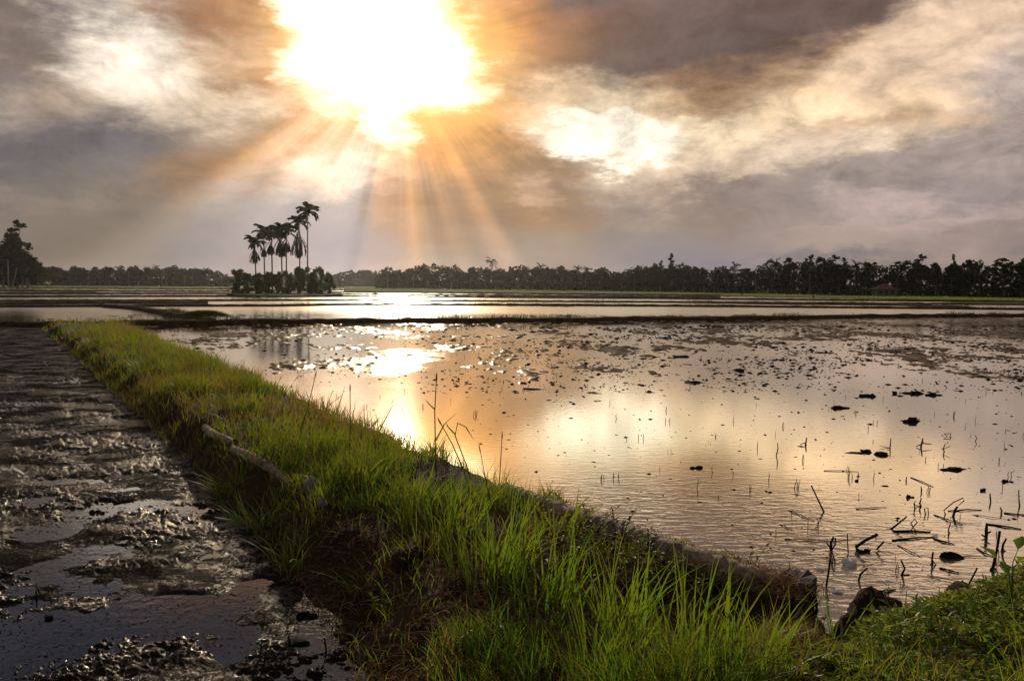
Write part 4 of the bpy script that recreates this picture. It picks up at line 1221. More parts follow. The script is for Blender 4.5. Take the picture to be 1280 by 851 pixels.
# the countless specks and shreds further out
mb = MB()
n = 20000
px_ = 1300 - 1130 * r.random(n) ** 1.25
py_ = 407 + 85 * r.random(n) ** 1.7
P = ground(px_, py_)
clus = fbm(P[:, 0] * .55, P[:, 1] * .32, 4, 131, .6)
sel = r.random(n) < (0.12 + .88 * sstep(200, 1000, px_)) * (.12 + .88 * sstep(.46, .58, clus))
P = P[sel]
P = P[poly_dist(P, BANK) < -.3]
P2 = ground(r.uniform(600, 1290, 900), 480 + 240 * r.random(900) ** 1.3)
P2 = P2[poly_dist(P2, BANK) < -.2]
for p_ in np.concatenate([P, P2]):
    s_ = p_[1] / FPX * r.choice([.7, 1.0, 1.6, 2.6], p=[.35, .35, .2, .1])
    ax, ay, az_ = s_ * r.uniform(.8, 3.0), s_ * r.uniform(1, 2.5), s_ * r.uniform(.2, .7)
    k = 5
    an = np.arange(k) * 2 * math.pi / k + r.uniform(0, 6)
    rr_ = r.uniform(.6, 1.3, k)
    V = np.concatenate([np.stack([np.cos(an) * rr_ * ax, np.sin(an) * rr_ * ay, np.full(k, -.01)], 1), [[0, 0, az_]]]) + p_
    mb.add(V, tris=[(i, (i + 1) % k, k) for i in range(k)])
tag(mb.build('floating_debris', M_CLOD, smooth=False), 'countless dark specks and shreds floating on the big flooded paddy', 'debris', kind='stuff')
# shreds of straw and crumbs of mud over the left paddy
mb = MB()
n = 9000
P = ground(r.uniform(-60, 460, n), 415 + 450 * r.random(n))
P = P[poly_dist(P, LEFT_POLY) > .05]
P[:, 2] = np.maximum(h_left(P), 0) + .002
n = len(P)
a = r.uniform(0, 6.28, n)
sz = P[:, 1] / FPX * r.uniform(1.0, 3.2, n)
d2 = np.stack([np.cos(a), np.sin(a), r.uniform(-.1, .5, n)], 1); s2 = np.stack([-np.sin(a), np.cos(a), r.uniform(-.3, .5, n)], 1)
wd = (sz * r.uniform(.15, .6, n))[:, None]; ll = (sz * r.uniform(.8, 2.2, n))[:, None]
V = np.stack([P - d2 * ll, P + s2 * wd, P + d2 * ll, P - s2 * wd * .4 + np.array([0, 0, .004])], 1)
mb.add(V.reshape(-1, 3), (np.arange(n) * 4)[:, None] + np.array([[0, 1, 2, 3]]))
tag(mb.build('mud_crumbs', M_MUD, smooth=False), 'shreds of rotten straw and crumbs strewn over the left mud', 'debris', kind='stuff')
# clods in the left mud
for k, (px_, py_, w_) in enumerate([(60, 477, .10), (36, 558, .10), (64, 770, .07), (384, 768, .07), (196, 600, .09), (280, 690, .07), (372, 802, .09), (120, 640, .07)]):
    o = link('mud_clod', clods[(k * 3) % 14]); o.location = G(px_, py_, .01); o.scale = (w_, w_ * .7, w_ * .6)
    tag(o, ['lone dark clod far out on the left mud', 'clod on the left mud near the photo edge', 'clod in the dark puddle at the lower left corner', 'clod on the shiny mud at the foot of the bank',
            'black clod on the streaky mud beside the bank', 'clod among small puddles below the drooping tufts', 'ragged clod between two puddles near the bottom edge', 'clod on the rough mud at mid left'][k], 'clod', 'clods on the left mud')
for k, (px_, py_, dx, dy) in enumerate([(46, 752, -2, -14), (330, 832, 2, -16), (362, 812, -1, -18), (326, 818, 3, -20), (345, 726, 4, -10), (50, 742, -3, -10), (408, 815, -3, -16), (246, 628, 6, -8)]):
    stick(px_, py_, [(dx * .5, dy * .6), (dx, dy)], .006, 'mud_stub', ['tiny forked stub in the dark puddle at the lower left', 'stub standing in the round puddle near the bottom edge', 'thin stub on the mud right of the round puddle', 'slender stub at the back of the round puddle',
          'stub on the mud ridge near the foot of the bank', 'twin of the tiny forked stub at the lower left', 'stub close to the foot of the bank at the bottom', 'stub on bright streaky mud below the broken log'][k], 'stubble', 'stubs standing in the left mud', seed=500 + k)
# white scraps
for k, (x, y, w_, lab) in enumerate([(395, 640, .05, 'upright crumpled white scrap in the water near the thick black snag'), (340, 772, .045, 'flat whitish scrap on the shaded water near the upright stake'), (250, 662, .035, 'thin pale scrap floating just beyond the post stump'), (806, 500, .03, 'pale feathery scrap among the straw raft')]):
    q = z5(x, y)
    mb = MB(); blob(mb, (0, 0, .01), w_, w_ * .6, w_ * (.7 if k == 0 else .15), 900 + k, 2, .4)
    o = mb.build('scrap', M_WHITE, smooth=False); o.location = G(*q)
    tag(o, lab, 'scrap', 'pale scraps on the water')

# ------------------------------------------------------------------ weeds with stems and leaves
def weed(px, py, h, nst, sp, leafL, leafW, mat, tint, label, seed, group=None, on=True, cat='weed'):
    b = on_bank(px, py) if on else G(px, py)
    r_ = np.random.default_rng(seed)
    t = empty('leafy_weed', b, 0, label, cat, group)
    ms, ml = MB(), MB()
    for k in range(nst):
        a = r_.uniform(0, 6.28); ln = r_.uniform(.1, .8)
        hh = h * r_.uniform(.5, 1.1)
        pts = [np.array([math.cos(a) * sp * r_.random() * .5, math.sin(a) * sp * r_.random() * .5, -.03])]
        for j in range(1, 5):
            f = j / 4
            pts.append(pts[0] + np.array([math.cos(a) * ln * hh * f ** 1.5, math.sin(a) * ln * hh * f ** 1.5, .03 + hh * f]))
        tube(ms, pts, [.004, .0035, .003, .002, .001], 4, tint)
        m = int(9 * hh / h) + 4
        f = r_.uniform(.2, 1, m)
        c = np.stack([np.interp(f, np.linspace(0, 1, 5), [p[i] for p in pts]) for i in range(3)], 1)
        la = r_.uniform(0, 6.28, m)
        d = np.stack([np.cos(la), np.sin(la), r_.uniform(.0, .9, m)], 1)
        leaves(ml, c, d, np.tile([0, 0, 1.0], (m, 1)) + r_.normal(0, .2, (m, 3)), leafL * r_.uniform(.6, 1.2, m), leafW * r_.uniform(.7, 1.2, m), np.clip(r_.normal(tint, .12, m), 0, 1))
    ms.build('stem', mat, t)
    ml.build('leaves', mat, t)
    return t
WEEDS = [
    (700, 672, .14, 6, .14, .045, .014, M_LEAF, .4, 'small yellowish weed against the upper stretch of the long log'),
    (738, 686, .13, 6, .14, .045, .014, M_LEAF, .3, 'small brownish weed pressed against the long log, below the thin olive weed'),
    (790, 705, .15, 7, .16, .045, .014, M_LEAF, .42, 'small green weed growing up the near side of the long log'),
    (838, 722, .14, 7, .14, .045, .014, M_LEAF, .28, 'small rusty weed growing up the near side of the long log'),
    (885, 738, .15, 7, .16, .045, .014, M_LEAF, .4, 'low yellow-green weed covering part of the log near its matted straw'),
    (928, 750, .13, 6, .14, .04, .013, M_LEAF, .25, 'low reddish weed under the matted straw of the log'),
    (858, 742, .20, 8, .16, .05, .016, M_LEAF, .3, 'brown-green weed hanging over the middle of the dark hollow'),
    (905, 755, .20, 8, .16, .05, .015, M_LEAF, .25, 'rusty weed drooping in front of the log, left of the post stump'),
    (948, 768, .18, 8, .14, .05, .015, M_LEAF, .35, 'yellowish weed hiding the foot of the log, next to the post stump'),
    (978, 800, .16, 6, .10, .05, .014, M_LEAF, .3, 'short brownish weed against the left side of the post stump'),
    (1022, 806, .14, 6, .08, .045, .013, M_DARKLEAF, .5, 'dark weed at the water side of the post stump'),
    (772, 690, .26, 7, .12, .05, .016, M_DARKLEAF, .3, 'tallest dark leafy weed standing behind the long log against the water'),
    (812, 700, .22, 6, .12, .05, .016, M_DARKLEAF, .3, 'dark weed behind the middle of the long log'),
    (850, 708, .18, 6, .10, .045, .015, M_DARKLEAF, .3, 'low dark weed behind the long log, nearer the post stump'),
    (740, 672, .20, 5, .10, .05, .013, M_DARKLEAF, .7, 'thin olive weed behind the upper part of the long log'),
    (932, 722, .20, 6, .10, .06, .014, M_LEAF, .25, 'reddish weed arching over the near end of the long log'),
    (905, 722, .18, 4, .10, .06, .012, M_LEAF, .3, 'straggling yellowish weed with long leaves over the near end of the long log'),
    (975, 732, .14, 5, .10, .04, .012, M_LEAF, .2, 'small reddish weed on top of the post stump end of the log'),
    (720, 695, .22, 9, .2, .055, .018, M_LEAF, .45, 'yellow-green leafy weed in front of the log, uppermost of the row'),
    (770, 712, .22, 10, .2, .055, .018, M_LEAF, .4, 'yellowish leafy weed in front of the log, in the middle of the row'),
    (820, 730, .20, 10, .2, .055, .018, M_LEAF, .35, 'brownish leafy weed in front of the log over the dark hollow'),
    (700, 718, .20, 9, .2, .05, .02, M_LEAF, .18, 'dull red-leaved weed left of the dark hollow'),
    (760, 742, .18, 9, .2, .05, .02, M_LEAF, .15, 'dull red-leaved weed at the top of the dark hollow'),
    (1130, 812, .20, 8, .12, .06, .024, M_LEAF, .5, 'leafy weed with rounded yellowish leaves at the rim of the right bank'),
    (1175, 800, .18, 8, .12, .055, .022, M_LEAF, .55, 'leafy weed at the rim of the right bank under the twigs'),
    (1105, 836, .18, 6, .10, .07, .022, M_LEAF, .6, 'pointed-leaved weed in front of the big dark earth lump'),
    (1225, 790, .18, 8, .12, .055, .022, M_LEAF, .65, 'green weed beside the big-leaved plant'),
    (1020, 845, .16, 6, .12, .06, .018, M_LEAF, .6, 'small green weed at the bottom of the cut bank near the post stump'),
    (600, 815, .16, 7, .14, .04, .014, M_LEAF, .5, 'bushy small weed in the straw patch near the bottom edge'),
    (480, 775, .14, 5, .12, .05, .016, M_LEAF, .55, 'small weed low on the mud side of the straw patch'),
    (660, 700, .20, 6, .14, .06, .014, M_LEAF, .4, 'slender weed between the densest tuft and the long log'),
    (560, 606, .18, 8, .16, .035, .012, M_LEAF, .2, 'reddish fine-leaved weed on the water edge near the tallest reed'),
    (470, 566, .16, 8, .18, .035, .012, M_LEAF, .15, 'reddish weed on the water edge beyond the tallest reed'),
]
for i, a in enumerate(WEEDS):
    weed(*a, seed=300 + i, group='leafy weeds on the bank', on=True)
# the plant with big leaves on the right bank
b = on_bank(1262, 768)
t = empty('big_leaved_plant', b, 0, 'young plant with large broad leaves at the right edge of the near bank', 'plant')
r_ = np.random.default_rng(8)
mb = MB()
for k in range(9):
    a = k * 2.4 + .4
    hgt = .06 + .035 * k
    base = np.array([.01 * math.cos(a), .01 * math.sin(a), hgt * .8])
    tipv = base + np.array([math.cos(a) * .06, math.sin(a) * .05, .05])
    tube(mb, [(0, 0, -.02), tuple(base * .7), tuple(base), tuple(tipv)], [.005, .004, .003, .002], 5, .6)
    ml = MB()
    d = np.array([[math.cos(a), math.sin(a), .25 + .08 * k]])
    leaves(ml, tipv[None], d, np.array([[0, 0, 1.0]]), [.13 - .004 * k], [.062], np.array([.72]), .2)
    ml.build('leaf', M_LEAF, t)
mb.build('stem', M_LEAF, t)
# ------------------------------------------------------------------ trees
def crown(mb, lobes, n, size, seed, flatten=0.6, hollow=.45):
    """leaf clumps spread through ellipsoidal lobes (cx, cy, cz, rx, ry, rz)"""
    r = np.random.default_rng(seed)
    vol = np.array([l[3] * l[4] + l[4] * l[5] for l in lobes]); pick = r.choice(len(lobes), n, p=vol / vol.sum())
    L = np.array(lobes)[pick]
    d = r.normal(0, 1, (n, 3)); d /= np.linalg.norm(d, axis=1)[:, None]
    rad_ = (hollow + (1 - hollow) * r.random(n)) * r.uniform(.85, 1.15, n)
    c = L[:, :3] + d * L[:, 3:] * rad_[:, None]
    u = r.normal(0, 1, (n, 3)); u[:, 2] *= flatten; u /= np.linalg.norm(u, axis=1)[:, None]
    w = np.cross(u, r.normal(0, 1, (n, 3))); w /= np.linalg.norm(w, axis=1)[:, None] + 1e-9
    s = size * r.uniform(.5, 1.3, (n, 1))
    V = np.stack([c - u * s, c + w * s * .6, c + u * s, c - w * s * .6], 1)
    b = (np.arange(n) * 4)[:, None]
    tint = np.clip(.35 + .35 * (d[:, 2] * rad_) + r.normal(0, .18, n), 0, 1)
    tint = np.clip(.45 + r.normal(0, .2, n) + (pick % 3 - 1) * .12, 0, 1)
    mb.add(V.reshape(-1, 3), b + np.array([[0, 1, 2, 3]]), tint=np.repeat(tint, 4))
def frond(mb, root, az_, elev, L, droop, nleaf, leafL, leafW, seed, tint=.5, hang=.5):
    """feather palm frond: arching rib with leaflets down both sides"""
    r = np.random.default_rng(seed)
    m = 7
    pts = []
    dh = np.array([math.cos(az_), math.sin(az_), 0])
    p = np.array(root, float); e = elev
    for i in range(m + 1):
        pts.append(p.copy())
        p = p + (dh * math.cos(e) + np.array([0, 0, math.sin(e)])) * L / m
        e -= droop / m * (0.6 + .8 * i / m)
    tube(mb, pts, [.045 * L / 3 * (1 - .8 * i / m) for i in range(m + 1)], 3, tint, cap=False)
    f = np.linspace(.12, .99, nleaf)
    pts = np.array(pts)
    c = np.stack([np.interp(f, np.linspace(0, 1, m + 1), pts[:, i]) for i in range(3)], 1)
    tg = np.gradient(c, axis=0); tg /= np.linalg.norm(tg, axis=1)[:, None]
    sd = np.array([-math.sin(az_), math.cos(az_), 0])
    for s in (-1, 1):
        d = sd * s * .8 + tg * .65 + np.array([0, 0, -hang]) + r.normal(0, .1, (nleaf, 3))
        d /= np.linalg.norm(d, axis=1)[:, None]
        ll = leafL * np.sin(np.clip(f * 1.15 + .2, 0, 3.0)) * r.uniform(.8, 1.15, nleaf)
        w = tg * leafW
        V = np.stack([c - w, c + w, c + d * ll[:, None] * .6 + w * .8, c + d * ll[:, None], c + d * ll[:, None] * .6 - w * .8], 1)
        b = (np.arange(nleaf) * 5)[:, None]
        mb.add(V.reshape(-1, 3), b + np.array([[0, 1, 2, 4]]), b + np.array([[4, 2, 3]]), np.repeat(np.clip(r.normal(tint, .1, nleaf), 0, 1), 5))

def s_at(px, py):
    b = G(px, py)
    return b, b.y / FPX           # world metres per photograph pixel there
# the seven palms on their islet: trunk foot px, crown px, frond length (px), skirt (top, bottom px), label
zp = lambda x, y: (270 + x * .147, 250 + y * .147)
PALMS = [
    (342, 335, 385, 88, (430, 535), 'smallest palm of the islet at its outer end, with a hanging skirt of dead fronds'),
    (415, 413, 300, 92, (430, 480), 'second palm of the islet from the smallest one, with a narrow skirt'),
    (481, 478, 330, 78, (380, 470), 'slender third palm of the islet, half hidden behind its neighbour'),
    (565, 556, 280, 92, (370, 480), 'dense fourth palm of the islet, its skirt joining the crown'),
    (600, 606, 300, 90, (360, 445), 'fifth palm of the islet, leaning against the dense fourth one'),
    (716, 712, 215, 90, (320, 490), 'second tallest palm of the islet, shaggy with dead fronds down half its trunk'),
    (780, 786, 125, 100, None, 'tallest palm of the islet, with a clean bare trunk'),
]
BASE_Y = 367.4
for i, (fx, cx, cy, fl, skirt, lab) in enumerate(PALMS):
    r_ = random.Random(40 + i)
    bx = 270 + fx * .147
    b, s = s_at(bx, BASE_Y + r_.uniform(-.25, .15))
    k = .147 * s
    H = (BASE_Y - (250 + cy * .147)) * s
    off = (cx - fx) * k
    t = empty('palm_tree', (b.x, b.y, .2), 0, lab, 'palm tree', 'palms on the islet')
    mb = MB()
    m = 12
    pts = [(off * (j / m) ** 1.6, 0, H * j / m) for j in range(m + 1)]
    tube(mb, pts, [.15 - .05 * j / m + (.05 if j == 0 else 0) for j in range(m + 1)], 8)
    mb.build('trunk', M_BARK, t)
    mb = MB(); tube(mb, [(off, 0, H - .6), (off, 0, H), (off, 0, H + .5)], [.17, .2, .08], 8, .7)
    mb.build('crownshaft', M_SHRUB, t)
    nf = 19
    for j in range(nf):
        mb = MB()
        frond(mb, (off, 0, H + .1), j * 2.399 + r_.uniform(-.3, .3), r_.choice([1.4, 1.2, .95, .7, .4, .1]) , fl * k * r_.uniform(.9, 1.15), r_.uniform(1.3, 2.1), 20, fl * k * .42, .22, 700 + i * 20 + j, r_.uniform(.15, .6), .55)
        mb.build('frond', M_CROWN, t)
    if skirt:
        z1, z0 = H - (skirt[0] - cy) * k, H - (skirt[1] - cy) * k
        xo = off * .8
        for j in range(22 if i in (3, 5) else 14):
            mb = MB()
            a = r_.uniform(0, 6.28); zt = z1 + (z0 - z1) * r_.uniform(-.25, .35)
            frond(mb, (xo + math.cos(a) * .2, math.sin(a) * .2, zt), a, -r_.uniform(.6, 1.3), (zt - z0) * r_.uniform(.85, 1.1), 1.1, 10, fl * k * .28, .20, 900 + i * 20 + j, r_.uniform(0, .3), .9)
            mb.build('dead_frond', M_CROWN, t)
def shrub(px, base_y, wpx, hpx, label, seed, mat=None, name='shrub', cat='shrub', group='shrubs on the palm islet', n=1700, z=.2):
    b, s = s_at(px, base_y)
    r_ = random.Random(seed)
    Wd, Hh = wpx * s, hpx * s
    t = empty(name, (b.x, b.y, z), 0, label, cat, group)
    ms, mc = MB(), MB()
    lobes = []
    for j in range(14):
        a = r_.uniform(0, 6.28); q = r_.uniform(.1, .6) * Wd * .8
        zc = Hh * ((.10 if seed % 3 else .30) + (.74 if seed % 3 else .56) * j / 13)
        q *= 1.15 * math.sqrt(max(0.03, 1 - (zc / Hh) ** 2)); zc *= 1 - .25 * (q / Wd) ** 2
        lobes.append((math.cos(a) * q, math.sin(a) * q * .8, zc, Wd * r_.uniform(.10, .2), Wd * r_.uniform(.10, .2), Hh * r_.uniform(.07, .14)))
        tube(ms, [(math.cos(a) * .2, math.sin(a) * .2, -.2), (math.cos(a) * q * .5, math.sin(a) * q * .4, zc * .5), (math.cos(a) * q, math.sin(a) * q * .8, zc)], [.10, .07, .03], 5)
    crown(mc, lobes, n, .20, seed, .9, .35)
    ms.build('stem', M_BARK, t); mc.build('crown', mat or M_SHRUB, t)
    return t
for i, (zx, w_, h_, lab) in enumerate([
    (185, 150, 225, 'open leafy shrub at the sun-shadowed outer end of the islet, below the smallest palm'),
    (265, 150, 190, 'low rounded shrub between the outer shrub and the smallest palm trunk'),
    (350, 160, 185, 'olive shrub at the feet of the smallest and second palms'),
    (440, 150, 195, 'olive shrub under the third palm'),
    (530, 160, 205, 'brownish shrub in the middle of the islet, under the fourth palm'),
    (620, 150, 210, 'dark shrub under the fifth palm'),
    (705, 140, 245, 'tall dark shrub at the foot of the shaggy palm'),
    (800, 150, 245, 'tall twiggy shrub at the foot of the tallest palm'),
    (885, 170, 255, 'biggest shrub of the islet with twigs sticking out above, beyond the tallest palm'),
    (965, 120, 190, 'last shrub at the other end of the islet, trailing over the water'),
    (150, 70, 75, 'little bush at the tip of the islet beside the bright water'),
]):
    px_ = 270 + zx * .147
    shrub(px_, 368.4 + (i % 3) * .35, w_ * .147, h_ * .147, lab, 60 + i, n=1700 if i < 10 else 400)

# forest prototypes, 10 m tall
M_PALMTRUNK = M_BARK
def proto(kind, seed):
    r_ = random.Random(seed)
    ms, mc = MB(), MB()
    if kind == 'coconut_palm':
        pts = [(.25 * (j / 6) ** 2, 0, 8.3 * j / 6) for j in range(7)]
        tube(ms, pts, [.2 - .1 * j / 6 for j in range(7)], 5)
        for j in range(17):
            frond(mc, (.25, 0, 8.3), j * 2.4 + r_.uniform(-.2, .2), r_.choice([1.3, .9, .5, .1, -.3]), r_.uniform(2.2, 2.8), r_.uniform(1.2, 2.0), 8, .8, .12, seed * 50 + j, r_.uniform(.2, .6), .6)
        return ms.mesh('trunk', M_BARK), mc.mesh('crown', M_CROWN)
    lobes = []
    if kind == 'round':
        th = 3.5
        for j in range(9):
            a = r_.uniform(0, 6.28); q = r_.uniform(.3, 2.1); z = r_.uniform(3.0, 8.6); q *= 1.15 - abs(z - 5.5) / 6
            lobes.append((math.cos(a) * q, math.sin(a) * q, z, r_.uniform(.9, 1.5), r_.uniform(.9, 1.5), r_.uniform(.7, 1.2)))
        lobes.append((0, 0, 8.9, .8, .8, .8)); n, sz = 900, .46
    elif kind == 'bushy':
        for j in range(11):
            a = r_.uniform(0, 6.28); q = r_.uniform(.5, 2.8); z = r_.uniform(1.2, 8.4); q *= 1.1 - z / 14
            lobes.append((math.cos(a) * q, math.sin(a) * q, z, r_.uniform(.9, 1.7), r_.uniform(.9, 1.7), r_.uniform(.8, 1.3)))
        lobes.append((.3, 0, 9.1, .7, .7, .8)); n, sz = 1050, .46
    elif kind == 'umbrella':
        for j in range(8):
            a = r_.uniform(0, 6.28); q = r_.uniform(.2, 2.3); z = r_.uniform(7.4, 9.5) - q * .35
            lobes.append((math.cos(a) * q, math.sin(a) * q, z, r_.uniform(.7, 1.2), r_.uniform(.7, 1.2), r_.uniform(.25, .45)))
        for j in range(3):
            a = r_.uniform(0, 6.28); lobes.append((math.cos(a) * 1.1, math.sin(a) * 1.1, r_.uniform(4.5, 6.5), .8, .8, .3))
        n, sz = 520, .36
    elif kind == 'tiered':
        for j in range(11):
            a = r_.uniform(0, 6.28); z = 2.6 + j * .66; q = r_.uniform(.3, 1.35) * (1.25 - j * .07)
            lobes.append((math.cos(a) * q, math.sin(a) * q, z, r_.uniform(.6, 1.05), r_.uniform(.6, 1.05), r_.uniform(.22, .36)))
        lobes.append((0, 0, 9.7, .45, .45, .35)); n, sz = 640, .34
    elif kind == 'slender':
        for j in range(9):
            a = r_.uniform(0, 6.28); z = 3.2 + j * .75; q = r_.uniform(0, .45)
            lobes.append((math.cos(a) * q, math.sin(a) * q, z, r_.uniform(.45, .75), r_.uniform(.45, .75), r_.uniform(.4, .6)))
        n, sz = 300, .30
    pts = [(r_.uniform(-.12, .12), r_.uniform(-.12, .12), 8.6 * j / 5) for j in range(6)]
    pts[0] = (0, 0, -.3)
    tube(ms, pts, [.26 - .2 * j / 5 for j in range(6)], 6)
    for l in lobes[::2]:
        f = min(.85, l[2] / 10 * .75)
        tube(ms, [(0, 0, 10 * f * .8), (l[0] * .5, l[1] * .5, (10 * f * .8 + l[2]) / 2), (l[0], l[1], l[2])], [.11, .08, .03], 4, cap=False)
    crown(mc, lobes, n, sz, seed, .65, .3)
    return ms.mesh('trunk', M_BARK), mc.mesh('crown', M_CROWN)
PROTO = {k: [proto(k, 10 * i + j) for j in range(4)] for i, k in enumerate(['round', 'bushy', 'umbrella', 'tiered', 'slender', 'coconut_palm'])}
NAME = {'round': 'forest_tree', 'bushy': 'bushy_tree', 'umbrella': 'umbrella_tree', 'tiered': 'tiered_tree', 'slender': 'slender_tree', 'coconut_palm': 'coconut_palm'}
DESC = {'round': 'dark round-crowned tree', 'bushy': 'dark bushy tree', 'umbrella': 'dark flat-topped tree', 'tiered': 'dark tiered open-branched tree', 'slender': 'dark slender tree', 'coconut_palm': 'dark coconut palm'}
def tree(kind, pos, H, label, group, var=0, wide=1.0, rz=0.0):
    tm, cm = PROTO[kind][var % 4]
    t = empty(NAME[kind], pos, rz, label, 'palm tree' if 'palm' in kind else 'tree', group)
    k = H / 10
    t.scale = (k * wide, k * wide, k)
    link('trunk', tm, t); link('crown', cm, t)
    return t
BX = [-420, -20, 60, 280, 430, 640, 850, 1060, 1280, 1700]
BY = [355.6, 356.7, 357.4, 358.6, 360.2, 362.4, 365.8, 369.6, 373.6, 381.0]
TOPX = [-420, 52, 100, 170, 250, 285, 300, 400, 425, 450, 500, 530, 600, 650, 680, 720, 760, 790, 830, 860, 900, 940, 975, 1010, 1045, 1075, 1110, 1150, 1200, 1240, 1290, 1700]
TOPY = [326, 332, 334, 333, 334, 343, 347, 346, 344, 338, 337, 332, 333, 334, 331, 334, 338, 334, 330, 331, 335, 334, 324, 321, 322, 330, 330, 326, 328, 328, 325, 318]
r_ = random.Random(91)
WOODS = [(20, 'beyond the dark grove'), (90, 'just right of the dark grove'), (150, 'midway from dark grove to palm islet'), (220, 'left of the palm islet'), (285, 'close beside the palm islet'), (350, 'hidden behind the palm islet'), (420, 'in haze behind the islet'), (480, 'in haze right of the islet'),
         (550, 'where the dark wood begins'), (600, 'just left of the lone high palm'), (640, 'below the lone high palm'), (700, 'just right of the lone high palm'), (760, 'below the second skyline palm'), (810, 'left of the tallest ragged tree'), (850, 'around the tallest ragged tree'),
         (900, 'right of the tallest ragged tree'), (950, 'left of the big broad trees'), (1000, 'under the first big broad tree'), (1060, 'under the last big broad tree'), (1085, 'left of the red-roofed house'), (1130, 'around the red-roofed house'), (1165, 'under the tall open tree'),
         (1205, 'around the column-like tree'), (1250, 'between the two umbrella trees'), (1300, 'at the right photo edge'), (9999, 'beyond the right photo edge')]
def wood(px, row):
    return ['in the front row', 'in the middle row', 'in the back row'][row] + ', ' + next(t for x, t in WOODS if px < x)
nt = 0
for row in range(3):
    px_ = -150 + row * 6
    while px_ < 1430:
        stp = (13 if px_ < 480 else 15 if px_ < 900 else 19) * r_.uniform(.7, 1.25) * (1 + .1 * row)
        by = np.interp(px_, BX, BY) - row * .35 + r_.uniform(-.12, .12)
        b = G(px_, max(by, horizon(px_) + 2.6))
        if 285 < px_ < 470:                           # the hazy stretch stands further off
            b = G(px_, horizon(px_) + 2.9)
        s = b.y / FPX
        top = np.interp(px_, TOPX, TOPY)
        H = (np.interp(px_, BX, BY) - top) * s * r_.uniform(.80, 1.06) * (1 - .06 * (row == 0))
        kinds = ['round', 'bushy', 'bushy', 'coconut_palm', 'round'] if px_ < 900 else ['round', 'bushy', 'umbrella', 'tiered', 'coconut_palm', 'round', 'bushy', 'slender']
        kd = r_.choice(kinds)
        if not (1085 < px_ < 1128 and row == 0):
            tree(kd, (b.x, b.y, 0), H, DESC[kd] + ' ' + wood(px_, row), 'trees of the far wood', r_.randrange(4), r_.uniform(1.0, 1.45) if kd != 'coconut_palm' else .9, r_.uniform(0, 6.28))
            nt += 1
        px_ += stp
# trees that stand out on the skyline
for (px_, dy, top, kd, wide, lab) in [
    (615, -.3, 321.5, 'coconut_palm', .8, 'single coconut palm rising clear of the far wood, alone above the skyline'),
    (838, 0, 317, 'tiered', .75, 'tallest ragged tree on the skyline, thin-topped, left of the middle wood'),
    (826, 0, 324, 'slender', .9, 'thin tree on the skyline just left of the tallest ragged tree'),
    (676, 0, 329, 'coconut_palm', .8, 'coconut palm topping the wood right of the lone high palm'),
    (722, 0, 332, 'coconut_palm', .8, 'coconut palm on the skyline midway between the lone high palm and the tallest ragged tree'),
    (918, 0, 328, 'coconut_palm', .8, 'coconut palm on the skyline left of the big broad trees'),
    (985, 0, 320, 'round', .9, 'first of the big broad trees, with an open rounded head'),
    (1012, 0, 318, 'bushy', .9, 'middle one of the big broad trees, tallest and double-headed'),
    (1040, 0, 319, 'tiered', 1.1, 'last of the big broad trees, its twigs fanning right'),
    (1090, 0, 324.5, 'umbrella', .7, 'flat-topped tree just left above the red-roofed house'),
    (1122, 0, 324, 'umbrella', 1.1, 'wide flat-topped tree leaning right above the red-roofed house'),
    (1148, 0, 318, 'tiered', 1.0, 'tall open tree right above the red-roofed house'),
    (1170, 0, 329, 'slender', .8, 'pointed small-crowned tree between the tall open tree and the column-like tree'),
    (1191, 0, 315.5, 'slender', .7, 'tall column-like tree, thinnest on the skyline right of the house'),
    (1209, 0, 323, 'umbrella', .8, 'domed umbrella tree right of the column-like tree'),
    (1224, 0, 323, 'slender', .8, 'crooked thin tree between the two umbrella trees'),
    (1254, 0, 319, 'umbrella', .75, 'flat-topped airy tree close to the photo edge'),
    (1278, 0, 320, 'round', 1.0, 'dense dark tree at the very edge of the photo'),
]:
    by = np.interp(px_, BX, BY) - .1
    b = G(px_, by); s = b.y / FPX
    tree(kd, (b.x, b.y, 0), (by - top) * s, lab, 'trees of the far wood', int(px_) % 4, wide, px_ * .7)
# the big dark trees at the left edge
for i, (px_, by, top, kd, wide, lab) in enumerate([
    (22, 359.6, 276, 'tiered', .95, 'tall tiered tree towering over the dark grove at the left edge'),
    (-4, 359.8, 291, 'round', .85, 'round-headed tree of the dark grove, cut by the left edge'),
    (28, 360.0, 300, 'bushy', .75, 'bushy tree filling the middle of the dark grove, below the tall tiered one'),
    (40, 360.0, 316, 'bushy', .70, 'sloping bushy tree on the field side of the dark grove'),
    (12, 360.2, 304, 'bushy', .8, 'dense tree in front of the dark grove with a pale leaning trunk'),
    (-34, 359.8, 286, 'bushy', .9, 'outermost tree of the dark grove beyond the left edge'),
    (34, 360.3, 312, 'round', .9, 'round tree low in the dark grove, nearest the open field'),
    (4, 360.3, 314, 'bushy', 1.1, 'broad bush-like tree in front at the very left edge'),
    (20, 359.9, 292, 'round', .8, 'round tree directly under the tall tiered one in the dark grove'),
    (14, 359.9, 288, 'bushy', .9, 'high bushy tree behind the middle of the dark grove'),
    (36, 359.9, 304, 'bushy', 1.0, 'leafy tree on the open side of the tall tiered tree'),
    (47, 360.0, 334, 'bushy', .7, 'lowest bush-like tree at the foot of the dark grove'),
]):
    b = G(px_, by); s = b.y / FPX
    tree(kd, (b.x, b.y, 0), (by - top) * s, lab, 'trees of the dark grove', i, wide, i * 1.3)
